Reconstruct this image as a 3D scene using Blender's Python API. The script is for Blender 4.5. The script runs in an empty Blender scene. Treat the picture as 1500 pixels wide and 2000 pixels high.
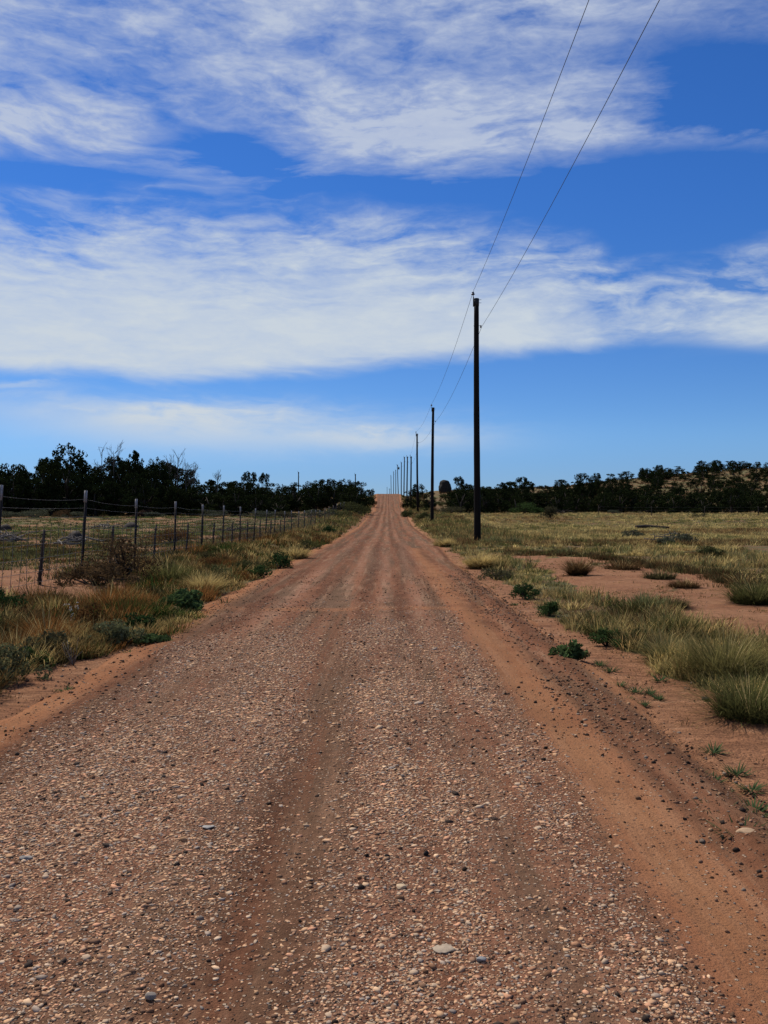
import bpy, math, random
import numpy as np
from mathutils import Vector

SC = bpy.context.scene
COL = SC.collection
R = np.random.default_rng(11)
random.seed(5)
F = 1700.0; HX = 757.0; HY = 1003.0; EYE = 1.6      # picture-to-world: focal length, vanishing point, eye height

# ------------------------------------------------------------------ camera
cd = bpy.data.cameras.new('camera'); cam = bpy.data.objects.new('camera', cd); COL.objects.link(cam)
cd.sensor_fit = 'VERTICAL'; cd.sensor_height = 24.0; cd.lens = 24.0 * F / 2000.0
cd.clip_start = 0.1; cd.clip_end = 12000
cam.location = (0, 0, EYE)
cam.rotation_euler = (math.radians(90 + math.degrees(math.atan(3 / F))), 0, math.atan(7 / F))
SC.camera = cam

# ------------------------------------------------------------------ sun, exposure
SUN_EL = math.radians(53); SUN_AZ = math.radians(-38)      # azimuth from +Y towards +X
sl = bpy.data.lights.new('sun', 'SUN'); sun = bpy.data.objects.new('sun', sl); COL.objects.link(sun)
sl.energy = 4.7; sl.angle = math.radians(0.53); sl.color = (1.0, 0.95, 0.87)
sd = Vector((math.sin(SUN_AZ) * math.cos(SUN_EL), math.cos(SUN_AZ) * math.cos(SUN_EL), math.sin(SUN_EL)))
sun.rotation_euler = (-sd).to_track_quat('-Z', 'Y').to_euler()
SC.view_settings.view_transform = 'Standard'; SC.view_settings.look = 'None'
SC.view_settings.exposure = 0.0; SC.view_settings.gamma = 1.0
try: SC.view_settings.use_curve_mapping = False
except Exception: pass
SC.cycles.max_bounces = 5; SC.cycles.diffuse_bounces = 2; SC.cycles.transparent_max_bounces = 4

# ------------------------------------------------------------------ node helper
class S:
    """a socket with arithmetic"""
    def __init__(s, nt, sock): s.nt = nt; s.k = sock
    def m(s, op, *a):
        n = s.nt.nodes.new('ShaderNodeMath'); n.operation = op
        for i, v in enumerate((s,) + a):
            if isinstance(v, S): s.nt.links.new(v.k, n.inputs[i])
            else: n.inputs[i].default_value = v
        return S(s.nt, n.outputs[0])
    def __add__(s, o): return s.m('ADD', o)
    __radd__ = __add__
    def __mul__(s, o): return s.m('MULTIPLY', o)
    __rmul__ = __mul__
    def __sub__(s, o): return s.m('SUBTRACT', o)
    def __rsub__(s, o): return (s * -1.0) + o
    def __truediv__(s, o): return s.m('DIVIDE', o)
    def __pow__(s, o): return s.m('POWER', o)
    def step(s, a, b, lo=0.0, hi=1.0):
        n = s.nt.nodes.new('ShaderNodeMapRange'); n.interpolation_type = 'SMOOTHSTEP'
        s.nt.links.new(s.k, n.inputs[0])
        for i, v in zip((1, 2, 3, 4), (a, b, lo, hi)):
            if isinstance(v, S): s.nt.links.new(v.k, n.inputs[i])
            else: n.inputs[i].default_value = v
        return S(s.nt, n.outputs[0])
    def clamp(s, a=0.0, b=1.0): return s.m('MAXIMUM', a).m('MINIMUM', b)
    def curve(s, pts, x0, x1, y0, y1):
        n = s.nt.nodes.new('ShaderNodeFloatCurve')
        t = (s - x0) * (1.0 / (x1 - x0)); t = t.clamp()
        s.nt.links.new(t.k, n.inputs['Value'])
        c = n.mapping.curves[0]
        P = [((x - x0) / (x1 - x0), (y - y0) / (y1 - y0)) for x, y in pts]
        c.points[0].location = P[0]; c.points[1].location = P[-1]
        for p in P[1:-1]: c.points.new(*p)
        n.mapping.update()
        return S(s.nt, n.outputs[0]) * (y1 - y0) + y0

def noise(nt, vec, scale, detail=5, rough=0.55, dist=0.0, col=False):
    n = nt.nodes.new('ShaderNodeTexNoise'); nt.links.new(vec, n.inputs['Vector'])
    n.inputs['Scale'].default_value = scale; n.inputs['Detail'].default_value = detail
    n.inputs['Roughness'].default_value = rough; n.inputs['Distortion'].default_value = dist
    return n.outputs['Color'] if col else S(nt, n.outputs['Fac'])

def mapping(nt, vec, scale=(1, 1, 1), loc=(0, 0, 0), rot=(0, 0, 0)):
    n = nt.nodes.new('ShaderNodeMapping'); nt.links.new(vec, n.inputs[0])
    n.inputs['Scale'].default_value = scale; n.inputs['Location'].default_value = loc; n.inputs['Rotation'].default_value = rot
    return n.outputs[0]

def mix(nt, fac, a, b, mode='MIX'):
    n = nt.nodes.new('ShaderNodeMix'); n.data_type = 'RGBA'; n.blend_type = mode
    for sock, v in ((n.inputs[0], fac), (n.inputs[6], a), (n.inputs[7], b)):
        if isinstance(v, S): nt.links.new(v.k, sock)
        elif isinstance(v, bpy.types.NodeSocket): nt.links.new(v, sock)
        elif isinstance(v, (tuple, list)): sock.default_value = (*v[:3], 1)
        else: sock.default_value = v
    return n.outputs[2]

# ------------------------------------------------------------------ world: Nishita sky and cirrus by direction
W = bpy.data.worlds.new('World'); SC.world = W; W.use_nodes = True
nt = W.node_tree; nt.nodes.clear()
out = nt.nodes.new('ShaderNodeOutputWorld'); bg = nt.nodes.new('ShaderNodeBackground')
nt.links.new(bg.outputs[0], out.inputs[0]); bg.inputs[1].default_value = 0.1
sky = nt.nodes.new('ShaderNodeTexSky'); sky.sky_type = 'NISHITA'; sky.sun_disc = False
sky.sun_elevation = SUN_EL; sky.sun_rotation = SUN_AZ; sky.altitude = 1800; sky.air_density = 1.0; sky.dust_density = 0.25; sky.ozone_density = 3.0
hs = nt.nodes.new('ShaderNodeHueSaturation'); nt.links.new(sky.outputs[0], hs.inputs['Color'])
hs.inputs['Saturation'].default_value = 1.18; hs.inputs['Value'].default_value = 1.0; hs.inputs['Hue'].default_value = 0.5
tc = nt.nodes.new('ShaderNodeTexCoord'); gen = tc.outputs['Generated']
sx = nt.nodes.new('ShaderNodeSeparateXYZ'); nt.links.new(gen, sx.inputs[0])
dx, dy, dz = (S(nt, o) for o in sx.outputs)
az = dx.m('ARCTAN2', dy)
hor = (dx * dx + dy * dy).m('SQRT').m('MAXIMUM', 0.05)
wx = az * (F * 1.03) + HX                                  # azimuth scaled, 0..1500 across the view
wy = HY - dz / hor * F / (dy / hor).clamp(0.8, 1.0)        # elevation scaled, 0 high .. 1003 horizon
v1 = mapping(nt, gen, (5.2, 5.2, 15), (3.1, 1.7, 0.4))
warp = noise(nt, v1, 0.7, 4, 0.55, 0, True)
wv = nt.nodes.new('ShaderNodeVectorMath'); wv.operation = 'MULTIPLY_ADD'
nt.links.new(warp, wv.inputs[0]); wv.inputs[1].default_value = (1.5, 1.5, 1.3); nt.links.new(v1, wv.inputs[2])
big = noise(nt, wv.outputs[0], 0.9, 3, 0.5)
med = noise(nt, wv.outputs[0], 2.6, 6, 0.58)
v2 = mapping(nt, gen, (9, 9, 62), (0.3, 4.0, 1.0), (0.0, 0.06, 0.0))
wv2 = nt.nodes.new('ShaderNodeVectorMath'); wv2.operation = 'MULTIPLY_ADD'
nt.links.new(warp, wv2.inputs[0]); wv2.inputs[1].default_value = (1.0, 1.0, 5.0); nt.links.new(v2, wv2.inputs[2])
fib = noise(nt, wv2.outputs[0], 1.3, 6, 0.54)
fine = noise(nt, mapping(nt, gen, (30, 30, 95)), 1.6, 6, 0.65, 0.6)
edge = (med - 0.5) * 90.0 + (fib - 0.5) * 70.0
def blob(cx, cy, rx, ry, slope=0.0, amp=1.0, soft=1.0):
    a = (wx - cx) * (1.0 / rx); b = (wy - cy - (wx - cx) * slope + edge * 0.55) * (1.0 / ry)
    d = (a * a + b * b)
    return (d * -1.0 / soft).m('EXPONENT') * amp
# middle band: sharp lower edge, frayed top
lowB = wx.curve([(-400, 740), (0, 733), (180, 735), (320, 752), (450, 742), (600, 733), (900, 707), (1100, 690), (1300, 672), (1500, 687), (1900, 690)], -400, 1900, 600, 800)
topB = wx.curve([(-400, 360), (0, 372), (150, 385), (270, 372), (420, 400), (560, 405), (700, 400), (850, 420), (1000, 440), (1150, 470), (1260, 515), (1400, 490), (1500, 470), (1900, 460)], -400, 1900, 300, 600)
mB = (lowB - wy + edge * 0.30).step(-10, 38) * (wy - topB + edge * 0.6).step(-30, 75)
core = (wy - topB + (big - 0.5) * 160.0).step(40, 230)
dB = mB * (0.42 + core * 0.50 + (med - 0.5) * (1.9 - core * 1.5) + (fib - 0.5) * (1.3 - core * 1.0) + (fine - 0.5) * (0.7 - core * 0.5)).clamp(0.05, 1.0)
# upper veil
lowA = wx.curve([(-400, 300), (0, 302), (130, 292), (240, 285), (320, 245), (410, 232), (490, 262), (545, 310), (600, 340), (700, 330), (850, 352), (1000, 335), (1150, 315), (1300, 300), (1500, 300), (1900, 330)], -400, 1900, 150, 400)
rightA = wx.step(1080, 1400, 1.0, 0.10)
veil = (lowA - wy + edge * 0.6).step(-45, 80)
dA = veil * rightA * (0.50 + (big - 0.5) * 0.9 + (med - 0.5) * 1.5 + (fib - 0.5) * 0.65 + (fine - 0.5) * 0.45).clamp(0.08, 0.88)
dA = dA + wx.step(1200, 900) * wy.step(190, 260) * wy.step(470, 380) * (fib - 0.42).clamp(0, 1) * 0.9
ex = (blob(70, 235, 230, 36, 0.16, 0.5) + blob(640, 215, 190, 85, 0.35, 0.26) + blob(850, 255, 260, 65, 0.10, 0.24)
      + blob(330, 335, 300, 34, 0.12, 0.38) + blob(1290, 265, 280, 24, 0.03, 0.5) + blob(1420, 30, 260, 45, 0.1, 0.42)
      + blob(1250, 190, 160, 60, -0.3, 0.30) + blob(560, 15, 900, 50, 0.0, 0.18))
hole = blob(205, 165, 130, 38, 0.08, 0.45) + blob(480, 305, 120, 34, 0.1, 0.6) + blob(1390, 175, 170, 85, 0.0, 0.6) + blob(150, 345, 170, 24, 0.08, 0.9) + blob(690, 372, 160, 30, 0.03, 0.9) + blob(1230, 400, 330, 62, 0.05, 1.0)
dA = (dA + ex * (0.15 + med * 1.0 + (fib - 0.5) * 0.9 + (fine - 0.5) * 0.7) - hole * 0.70).clamp(0.0, 0.94)
dA = dA * (0.90 + (fib - 0.5) * 0.35 + (fine - 0.5) * 0.25 + (med - 0.5) * 0.3)
# low wisps
dC = (blob(360, 838, 300, 40, 0.06, 0.95) + blob(745, 856, 150, 20, 0.0, 0.85) + blob(300, 800, 330, 30, 0.05, 0.45) + blob(40, 752, 75, 7, 0.0, 0.5)
      + blob(560, 815, 320, 26, 0.04, 0.3) + blob(900, 860, 150, 24, 0.0, 0.2) + blob(1430, 668, 140, 16, 0.05, 0.25)) * (0.35 + med * 0.85 + (fib - 0.5) * 0.7)
dens = ((dB + dA * (1.0 - mB) + dC.clamp() * (1.0 - mB)).clamp(0, 1)) * dz.step(-0.02, 0.03)
hi = wy.step(250, 560)
ccol = mix(nt, hi, (5.1, 5.75, 7.1), (5.85, 6.55, 7.3))
blue = mix(nt, wy.step(300, 850), (0.47, 0.76, 1.14), (0.56, 0.74, .99))
blue = mix(nt, wy.step(830, 965), blue, (0.40, 0.55, 0.86))
skyc = mix(nt, 1.0, hs.outputs[0], blue, 'MULTIPLY')
nt.links.new(mix(nt, dens, skyc, ccol), bg.inputs[0])

# ------------------------------------------------------------------ numpy noise and terrain
def vnoise(x, y, seed=0):
    x = np.asarray(x, float); y = np.asarray(y, float)
    xi = np.floor(x).astype(np.int64); yi = np.floor(y).astype(np.int64); fx = x - xi; fy = y - yi
    fx = fx * fx * (3 - 2 * fx); fy = fy * fy * (3 - 2 * fy)
    def h(a, b):
        n = (a * 374761393 + b * 668265263 + seed * 982451653) & 0xffffffff
        n = ((n ^ (n >> 13)) * 1274126177) & 0xffffffff
        return ((n ^ (n >> 16)) & 0xffff) / 65535.0
    return (h(xi, yi) * (1 - fx) + h(xi + 1, yi) * fx) * (1 - fy) + (h(xi, yi + 1) * (1 - fx) + h(xi + 1, yi + 1) * fx) * fy
def fbm(x, y, seed=0, o=4):
    s = 0; a = 0.5; t = 0
    for i in range(o):
        s = s + a * vnoise(x * 2 ** i, y * 2 ** i, seed + i * 17); t += a; a *= 0.5
    return s / t
def sm(a, b, x):
    t = np.clip((np.asarray(x, float) - a) / (b - a), 0, 1); return t * t * (3 - 2 * t)
RY = [-80, 0, 60, 92, 120, 140, 175, 199, 237, 285, 315, 345, 400, 520, 900, 1500, 4000]
RZ = [0, 0, 0, .12, .75, 1.55, 1.85, 2.1, 4.5, 7.6, 8.75, 9.1, 9.4, 11.0, 16.5, 20, 20]
def road_z(Y): return (np.interp(Y - 6, RY, RZ) + 2 * np.interp(Y, RY, RZ) + np.interp(Y + 6, RY, RZ)) / 4
FY = [-80, 0, 60, 80, 100, 120, 140, 4000]; FZ = [0, 0, 0, .2, .75, 1.3, 1.6, 1.6]
HU = [-.60, -.45, -.30, -.12, -.05, -.02, .0, .025, .055, .10, .2, .26, .32, .35, .425, .5, .8]
HZ = [6.0, 6.0, 6.0, 6.8, 7.2, 6.6, 6.2, 6.8, 8.0, 8.2, 8.8, 10.8, 12.0, 12.6, 14.2, 14.6, 15.0]
def ground_z(X, Y):
    X = np.asarray(X, float); Y = np.asarray(Y, float)
    f = np.interp(Y, FY, FZ)
    f = f + 0.26 * sm(-4.2, -5.6, X) * sm(-6, 4, Y) + 0.10 * sm(3.0, 4.5, X)
    u = X / np.maximum(Y, 30)
    hill = np.interp(u, HU, HZ) + (fbm(X * .03, Y * .03, 5) - .5) * 2.0 * sm(20, 60, np.abs(X)) - np.clip(Y - 255, 0, 200) * 0.012 + np.clip(Y - 455, 0, 400) * 0.02
    t = sm(143, 250, Y)
    z = f * (1 - t) + hill * t
    z = z + (fbm(X * .35, Y * .35, 3) - .5) * 0.16 * sm(3.2, 5, np.abs(X)) + (fbm(X * .08, Y * .05, 8) - .5) * 0.3 * sm(8, 16, np.abs(X))
    w = sm(3.2, 9, np.abs(X)) * sm(130, 160, Y) + (1 - sm(130, 160, Y)) * sm(2.6, 4.5, np.abs(X))
    return road_z(Y) * (1 - w) + z * w
def gz(x, y): return float(ground_z(x, y))
YR = [-10, 3, 6, 10, 18, 30, 48, 92, 150, 199, 320, 600]
XL = [-3.0, -2.9, -2.85, -2.95, -3.1, -3.2, -3.2, -3.2, -3.1, -3.0, -4.0, -4.0]
XR = [1.95, 1.95, 2.0, 2.05, 2.05, 2.15, 2.6, 2.7, 3.1, 3.1, 4.0, 4.0]
def left_edge(Y): return np.interp(Y, YR, XL)
def right_edge(Y): return np.interp(Y, YR, XR)

def berm(X, Y):
    """small graded ridge along both edges"""
    r = right_edge(Y) - 0.16 + 0.08 * (vnoise(Y * 0.7, 0 * Y, 4) - .5)
    b = 0.032 * np.exp(-((X - r) / 0.12) ** 2) * (0.6 + 0.8 * vnoise(Y * 1.5, X * 3, 6))
    l = left_edge(Y) + 0.45
    return b + 0.03 * np.exp(-((X - l) / 0.25) ** 2) * (0.4 + vnoise(Y * 1.1, X * 2, 9))
def rut(X, Y):
    c = np.interp(Y, [2.5, 5.5, 12, 20], [-.53, -.46, -.80, -.85]) + 0.08 * (vnoise(Y * .12, 0 * Y, 2) - .5)
    c2 = 1.28 + 0.12 * (vnoise(Y * .10, 0 * Y + 3, 2) - .5)
    return np.exp(-((X - c) / 0.30) ** 2), np.exp(-((X - c2) / 0.30) ** 2)
def gravel(X, Y):
    """how much loose gravel covers the road, 0..1"""
    wob = (fbm(X * 1.2, Y * .6, 21) - .5)
    a, b = rut(X, Y)
    g = sm(-2.55, -2.15, X + wob * .6) * (1 - sm(0.88, 1.18, X + wob * .35)) * (1 - 0.90 * a)
    end = 11.3 + 1.2 * (X > -0.6) * 1.0 + wob * 4
    g = g * (1 - 0.86 * sm(end - 2.2, end + 2.6, Y)) * (1 - .93 * sm(15, 17, Y))
    g = g * (.45 + .55 * sm(.30, .52, fbm(X * 3.2, Y * .10, 37, 3)))
    pat = fbm(X * .9 + 3, Y * .45, 33)
    g = g * (0.62 + 0.55 * sm(.35, .62, pat))
    far = sm(19, 26, Y) * 0.42 * (np.exp(-((X - .62) / .35) ** 2) + np.exp(-((X + .35) / .4) ** 2) + .6 * np.exp(-((X + 1.75) / .35) ** 2)) * sm(.3, .6, fbm(X * .8, Y * .06, 51))
    return np.clip(np.maximum(g, far), 0, 1)
def road_surface(X, Y):
    a, b = rut(X, Y)
    z = road_z(Y) + 0.03 - 0.022 * a - 0.016 * b + berm(X, Y) + 0.018 * (fbm(X * 2.2, Y * 1.3, 12) - .5)
    z = z + 0.012 * np.exp(-((Y - 14.3 - .15 * X) / .22) ** 2) + .01 * np.exp(-((Y - 15.2 - .1 * X) / .18) ** 2)
    e = np.minimum(X - (left_edge(Y) - .35), (right_edge(Y) + .35) - X)
    wob = (fbm(X * 1.5, Y * 1.1, 14) - .5) * .35
    return z - 0.10 * (1 - sm(0.0, 0.45, e + wob))

# ------------------------------------------------------------------ mesh helpers
def build(name, V, faces, mat, col=None, parent=None, smooth=False, loc=(0, 0, 0), attrs=None):
    me = bpy.data.meshes.new(name)
    V = np.asarray(V, np.float32)
    faces = [np.asarray(f, np.int32) for f in faces if len(f)]
    nl = sum(f.size for f in faces); nf = sum(len(f) for f in faces)
    me.vertices.add(len(V)); me.vertices.foreach_set('co', V.ravel())
    me.loops.add(nl); me.loops.foreach_set('vertex_index', np.concatenate([f.ravel() for f in faces]))
    sizes = np.concatenate([np.full(len(f), f.shape[1], np.int32) for f in faces])
    st = np.concatenate([[0], np.cumsum(sizes)[:-1]]).astype(np.int32)
    me.polygons.add(nf); me.polygons.foreach_set('loop_start', st)
    me.update(calc_edges=True)
    if smooth: me.polygons.foreach_set('use_smooth', np.ones(nf, bool))
    if col is not None:
        a = me.attributes.new('Col', 'FLOAT_COLOR', 'POINT')
        c = np.ones((len(V), 4), np.float32); c[:, :3] = col; a.data.foreach_set('color', c.ravel())
    for k, v in (attrs or {}).items():
        a = me.attributes.new(k, 'FLOAT', 'POINT'); a.data.foreach_set('value', np.asarray(v, np.float32).ravel())
    me.materials.append(mat)
    o = bpy.data.objects.new(name, me); COL.objects.link(o); o.location = loc
    if parent is not None: o.parent = parent
    return o
def empty(name, loc=(0, 0, 0), rz=0):
    o = bpy.data.objects.new(name, None); COL.objects.link(o); o.location = loc; o.rotation_euler = (0, 0, rz); o.empty_display_size = .3
    return o
def tag(o, label=None, cat=None, group=None, kind=None):
    if label: o['label'] = label
    if cat: o['category'] = cat
    if group: o['group'] = group
    if kind: o['kind'] = kind
    return o
def dup(root, loc=None, rz=0, scale=None):
    kids = [(c, list(c.children)) for c in root.children]
    r = root.copy(); COL.objects.link(r)
    if loc is not None: r.location = loc
    r.rotation_euler = (0, 0, rz)
    if scale is not None: r.scale = scale
    for c, gs in kids:
        d = c.copy(); COL.objects.link(d); d.parent = r
        for g in gs:
            e = g.copy(); COL.objects.link(e); e.parent = d
    return r
class MB:
    def __init__(s): s.V = []; s.Q = []; s.T = []; s.C = []; s.n = 0
    def add(s, V, Q=None, T=None, C=None):
        V = np.asarray(V, float).reshape(-1, 3)
        if Q is not None and len(Q): s.Q.append(np.asarray(Q).reshape(-1, 4) + s.n)
        if T is not None and len(T): s.T.append(np.asarray(T).reshape(-1, 3) + s.n)
        c = np.ones((len(V), 3)); 
        if C is not None: c[:] = C
        s.C.append(c); s.V.append(V); s.n += len(V)
    def tube(s, pts, rad, n=6, C=None, cap=True):
        pts = np.asarray(pts, float); k = len(pts); rad = np.broadcast_to(np.asarray(rad, float), (k,))
        t = np.gradient(pts, axis=0); t /= np.linalg.norm(t, axis=1)[:, None] + 1e-9
        up = np.array([0, 0, 1.0]) if abs(t[0][2]) < .9 else np.array([1.0, 0, 0])
        V = []
        for i in range(k):
            a = np.cross(t[i], up); a /= np.linalg.norm(a) + 1e-9; b = np.cross(t[i], a)
            th = np.arange(n) * 2 * math.pi / n
            V.append(pts[i] + rad[i] * (np.cos(th)[:, None] * a + np.sin(th)[:, None] * b))
        Q = [(i * n + j, i * n + (j + 1) % n, (i + 1) * n + (j + 1) % n, (i + 1) * n + j) for i in range(k - 1) for j in range(n)]
        T = []; V = np.concatenate(V)
        if cap:
            V = np.concatenate([V, pts[:1], pts[-1:]]); c0 = k * n; c1 = c0 + 1
            T = [(c0, (j + 1) % n, j) for j in range(n)] + [(c1, (k - 1) * n + j, (k - 1) * n + (j + 1) % n) for j in range(n)]
        s.add(V, Q, T, C)
    def box(s, c, h, C=None, tilt=None):
        c = np.asarray(c, float); V = np.array([(x, y, z) for x in (-1, 1) for y in (-1, 1) for z in (-1, 1)], float) * np.asarray(h)
        if tilt is not None: V = V @ np.asarray(tilt).T
        s.add(V + c, [(0, 1, 3, 2), (4, 6, 7, 5), (0, 4, 5, 1), (2, 3, 7, 6), (0, 2, 6, 4), (1, 5, 7, 3)], None, C)
    def blades(s, P, az, lean, L, wid, C0, C1, droop):
        """grass blades: two quads and a tip, narrow, curved"""
        N = len(P); h = np.stack([np.cos(az), np.sin(az), 0 * az], 1); sd = np.stack([-np.sin(az), np.cos(az), 0 * az], 1)
        # turn the flat of the blade by a random angle
        rows = []; cs = []
        for t, wf in ((0, 1.0), (.4, .85), (.75, .5)):
            c = P + h * (L * (np.sin(lean) * t + droop * t * t))[:, None] + np.array([0, 0, 1.0]) * (L * (np.cos(lean) * t - .45 * droop * t * t))[:, None]
            for sg in (-1, 1):
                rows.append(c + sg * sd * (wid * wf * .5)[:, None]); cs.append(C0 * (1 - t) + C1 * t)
        t = 1.0
        rows.append(P + h * (L * (np.sin(lean) + droop))[:, None] + np.array([0, 0, 1.0]) * (L * (np.cos(lean) - .45 * droop))[:, None]); cs.append(C1)
        V = np.stack(rows, 1).reshape(-1, 3); C = np.stack(cs, 1).reshape(-1, 3)
        b = (np.arange(N) * 7)[:, None]
        Q = np.concatenate([b + np.array([[0, 1, 3, 2]]), b + np.array([[2, 3, 5, 4]])]); T = b + np.array([[4, 5, 6]])
        s.add(V, Q, T, C)
    def leaves(s, P, nrm, size, C, aspect=1.6):
        """small folded leaf quads"""
        N = len(P); a = np.cross(nrm, R.normal(size=(N, 3))); a /= np.linalg.norm(a, axis=1)[:, None] + 1e-9
        b = np.cross(nrm, a); b /= np.linalg.norm(b, axis=1)[:, None] + 1e-9; sz = np.asarray(size)[:, None]
        V = np.stack([P - a * sz * aspect * .5, P + b * sz * .5 + nrm * sz * .12, P + a * sz * aspect * .5, P - b * sz * .5 + nrm * sz * .12], 1).reshape(-1, 3)
        s.add(V, (np.arange(N) * 4)[:, None] + np.array([[0, 1, 2, 3]]), None, np.repeat(C, 4, 0))
    def obj(s, name, mat, parent=None, smooth=False, loc=(0, 0, 0)):
        fs = ([np.concatenate(s.Q)] if s.Q else []) + ([np.concatenate(s.T)] if s.T else [])
        return build(name, np.concatenate(s.V), fs, mat, np.concatenate(s.C), parent, smooth, loc)

# ------------------------------------------------------------------ materials
def new_mat(name):
    m = bpy.data.materials.new(name); m.use_nodes = True; nt = m.node_tree; nt.nodes.clear()
    o = nt.nodes.new('ShaderNodeOutputMaterial'); return m, nt, o
def principled(nt, o, rough=.9, spec=.1):
    p = nt.nodes.new('ShaderNodeBsdfPrincipled'); p.inputs['Roughness'].default_value = rough; p.inputs['Specular IOR Level'].default_value = spec
    nt.links.new(p.outputs[0], o.inputs[0]); return p
def bump(nt, h, strength, dist, p):
    b = nt.nodes.new('ShaderNodeBump'); b.inputs['Strength'].default_value = strength; b.inputs['Distance'].default_value = dist
    nt.links.new(h.k, b.inputs['Height']); nt.links.new(b.outputs[0], p.inputs['Normal'])
def attr(nt, name):
    a = nt.nodes.new('ShaderNodeAttribute'); a.attribute_name = name; return a
def mat_veg(name, trans=.35, var=.35):
    m, nt, o = new_mat(name); a = attr(nt, 'Col')
    g = nt.nodes.new('ShaderNodeNewGeometry')
    n = noise(nt, g.outputs['Position'], 3.0, 3)
    c = mix(nt, n.step(.3, .7), a.outputs['Color'], mix(nt, 1.0, a.outputs['Color'], (1 - var, 1 - var, 1 - var), 'MULTIPLY'))
    d = nt.nodes.new('ShaderNodeBsdfDiffuse'); t = nt.nodes.new('ShaderNodeBsdfTranslucent'); x = nt.nodes.new('ShaderNodeMixShader')
    nt.links.new(c, d.inputs[0]); nt.links.new(c, t.inputs[0]); x.inputs[0].default_value = trans
    nt.links.new(d.outputs[0], x.inputs[1]); nt.links.new(t.outputs[0], x.inputs[2]); nt.links.new(x.outputs[0], o.inputs[0])
    return m
def mat_simple(name, col, rough=.85, spec=.15, scale=(8, 8, 2), var=.5, bs=.3, usecol=False, metal=0):
    m, nt, o = new_mat(name); p = principled(nt, o, rough, spec); p.inputs['Metallic'].default_value = metal
    tcn = nt.nodes.new('ShaderNodeTexCoord'); v = mapping(nt, tcn.outputs['Object'], scale)
    n = noise(nt, v, 1.0, 6, .65)
    base = attr(nt, 'Col').outputs['Color'] if usecol else col
    if usecol:
        dark = mix(nt, 1.0, base, (1 - var,) * 3, 'MULTIPLY')
    else: dark = tuple(c * (1 - var) for c in col)
    nt.links.new(mix(nt, n.step(.3, .7), base, dark), p.inputs['Base Color'])
    bump(nt, n, bs, .01, p); return m
M_grass = mat_veg('dry_grass_blades', .38)
M_leaf = mat_veg('shrub_leaves', .30)
M_crown = mat_veg('juniper_foliage', .10, .4)
M_bark = mat_simple('shaggy_bark', (.06, .045, .035), scale=(14, 14, 2))
M_dead = mat_simple('weathered_dead_wood', (.24, .20, .165), scale=(20, 20, 4), var=.6)
M_pole = mat_simple('creosote_pole_wood', (.016, .011, .008), rough=.85, scale=(30, 30, 1.2), var=.55, bs=.6)
M_steel = mat_simple('rusted_post_steel', (.035, .026, .022), rough=.7, spec=.3, scale=(20, 20, 20))
M_cap = mat_simple('white_painted_post_tip', (.36, .34, .33), scale=(30, 30, 30), var=.3)
M_wire = mat_simple('weathered_wire', (.10, .09, .085), rough=.6, spec=.3)
M_gal = mat_simple('galvanised_metal', (.035, .034, .034), rough=.7, spec=.2, metal=.1)
M_por = mat_simple('grey_porcelain', (.08, .07, .075), rough=.3, spec=.5, var=.2)
M_cond = mat_simple('aluminium_conductor', (.05, .05, .055), rough=.7, spec=.2)
M_stone = mat_simple('gravel_stones', (.3, .3, .3), rough=.95, spec=.02, scale=(40, 40, 40), var=.25, bs=.2, usecol=True)
M_rock = mat_simple('boulder_rock', (.035, .028, .022), scale=(3, 3, 3), var=.5, bs=.8)
M_petal = mat_veg('white_petals', .4, .1)

# ground: red sandy soil, littered where the grass grows
m, nt, o = new_mat('red_sandy_soil'); M_ground = m; p = principled(nt, o, .95, .05)
g = nt.nodes.new('ShaderNodeNewGeometry'); pos = g.outputs['Position']
veg = S(nt, attr(nt, 'veg').outputs['Fac']); hil = S(nt, attr(nt, 'hill').outputs['Fac'])
n1 = noise(nt, pos, .9, 5); n2 = noise(nt, pos, 9.0, 5, .65); n3 = noise(nt, pos, 60.0, 3, .6)
sand = mix(nt, n1.step(.32, .68), (.385, .190, .096), (.305, .138, .068))
sand = mix(nt, n2.step(.46, .70) * .6, sand, (.15, .068, .036)); sand = mix(nt, n3.step(.50, .66) * .7, sand, (.11, .05, .028))
hillc = mix(nt, noise(nt, pos, .25, 5).step(.4, .62), (.16, .070, .040), (.12, .075, .040))
sand = mix(nt, hil, sand, hillc)
lit = mix(nt, n2.step(.35, .65), (.15, .125, .055), (.085, .080, .036))
lit = mix(nt, noise(nt, pos, .35, 4).step(.42, .6), lit, (.17, .10, .05))
cr_ = noise(nt, mapping(nt, pos, (1.2, 3.4, 1)), 1.6, 7, .72, .6)
sand = mix(nt, cr_.step(.54, .64) * .65, sand, (.13, .058, .032)); sand = mix(nt, cr_.step(.44, .36) * .35, sand, (.46, .26, .15))
c = mix(nt, (veg + (n2 - .5) * .8).step(.25, .75), sand, lit)
vo = nt.nodes.new('ShaderNodeTexVoronoi'); nt.links.new(pos, vo.inputs['Vector']); vo.inputs['Scale'].default_value = 26; vo.inputs['Randomness'].default_value = 1
sc_ = nt.nodes.new('ShaderNodeSeparateXYZ'); nt.links.new(vo.outputs['Color'], sc_.inputs[0])
peb = S(nt, vo.outputs['Distance']).step(.22, .16) * S(nt, sc_.outputs[0]).step(.86, .9)
c = mix(nt, peb * .8, c, (.09, .06, .05))
nt.links.new(c, p.inputs['Base Color'])
bump(nt, n2 * .6 + n3 * .3 + peb * .3 + cr_ * 1.2, 1.0, .09, p)

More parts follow.
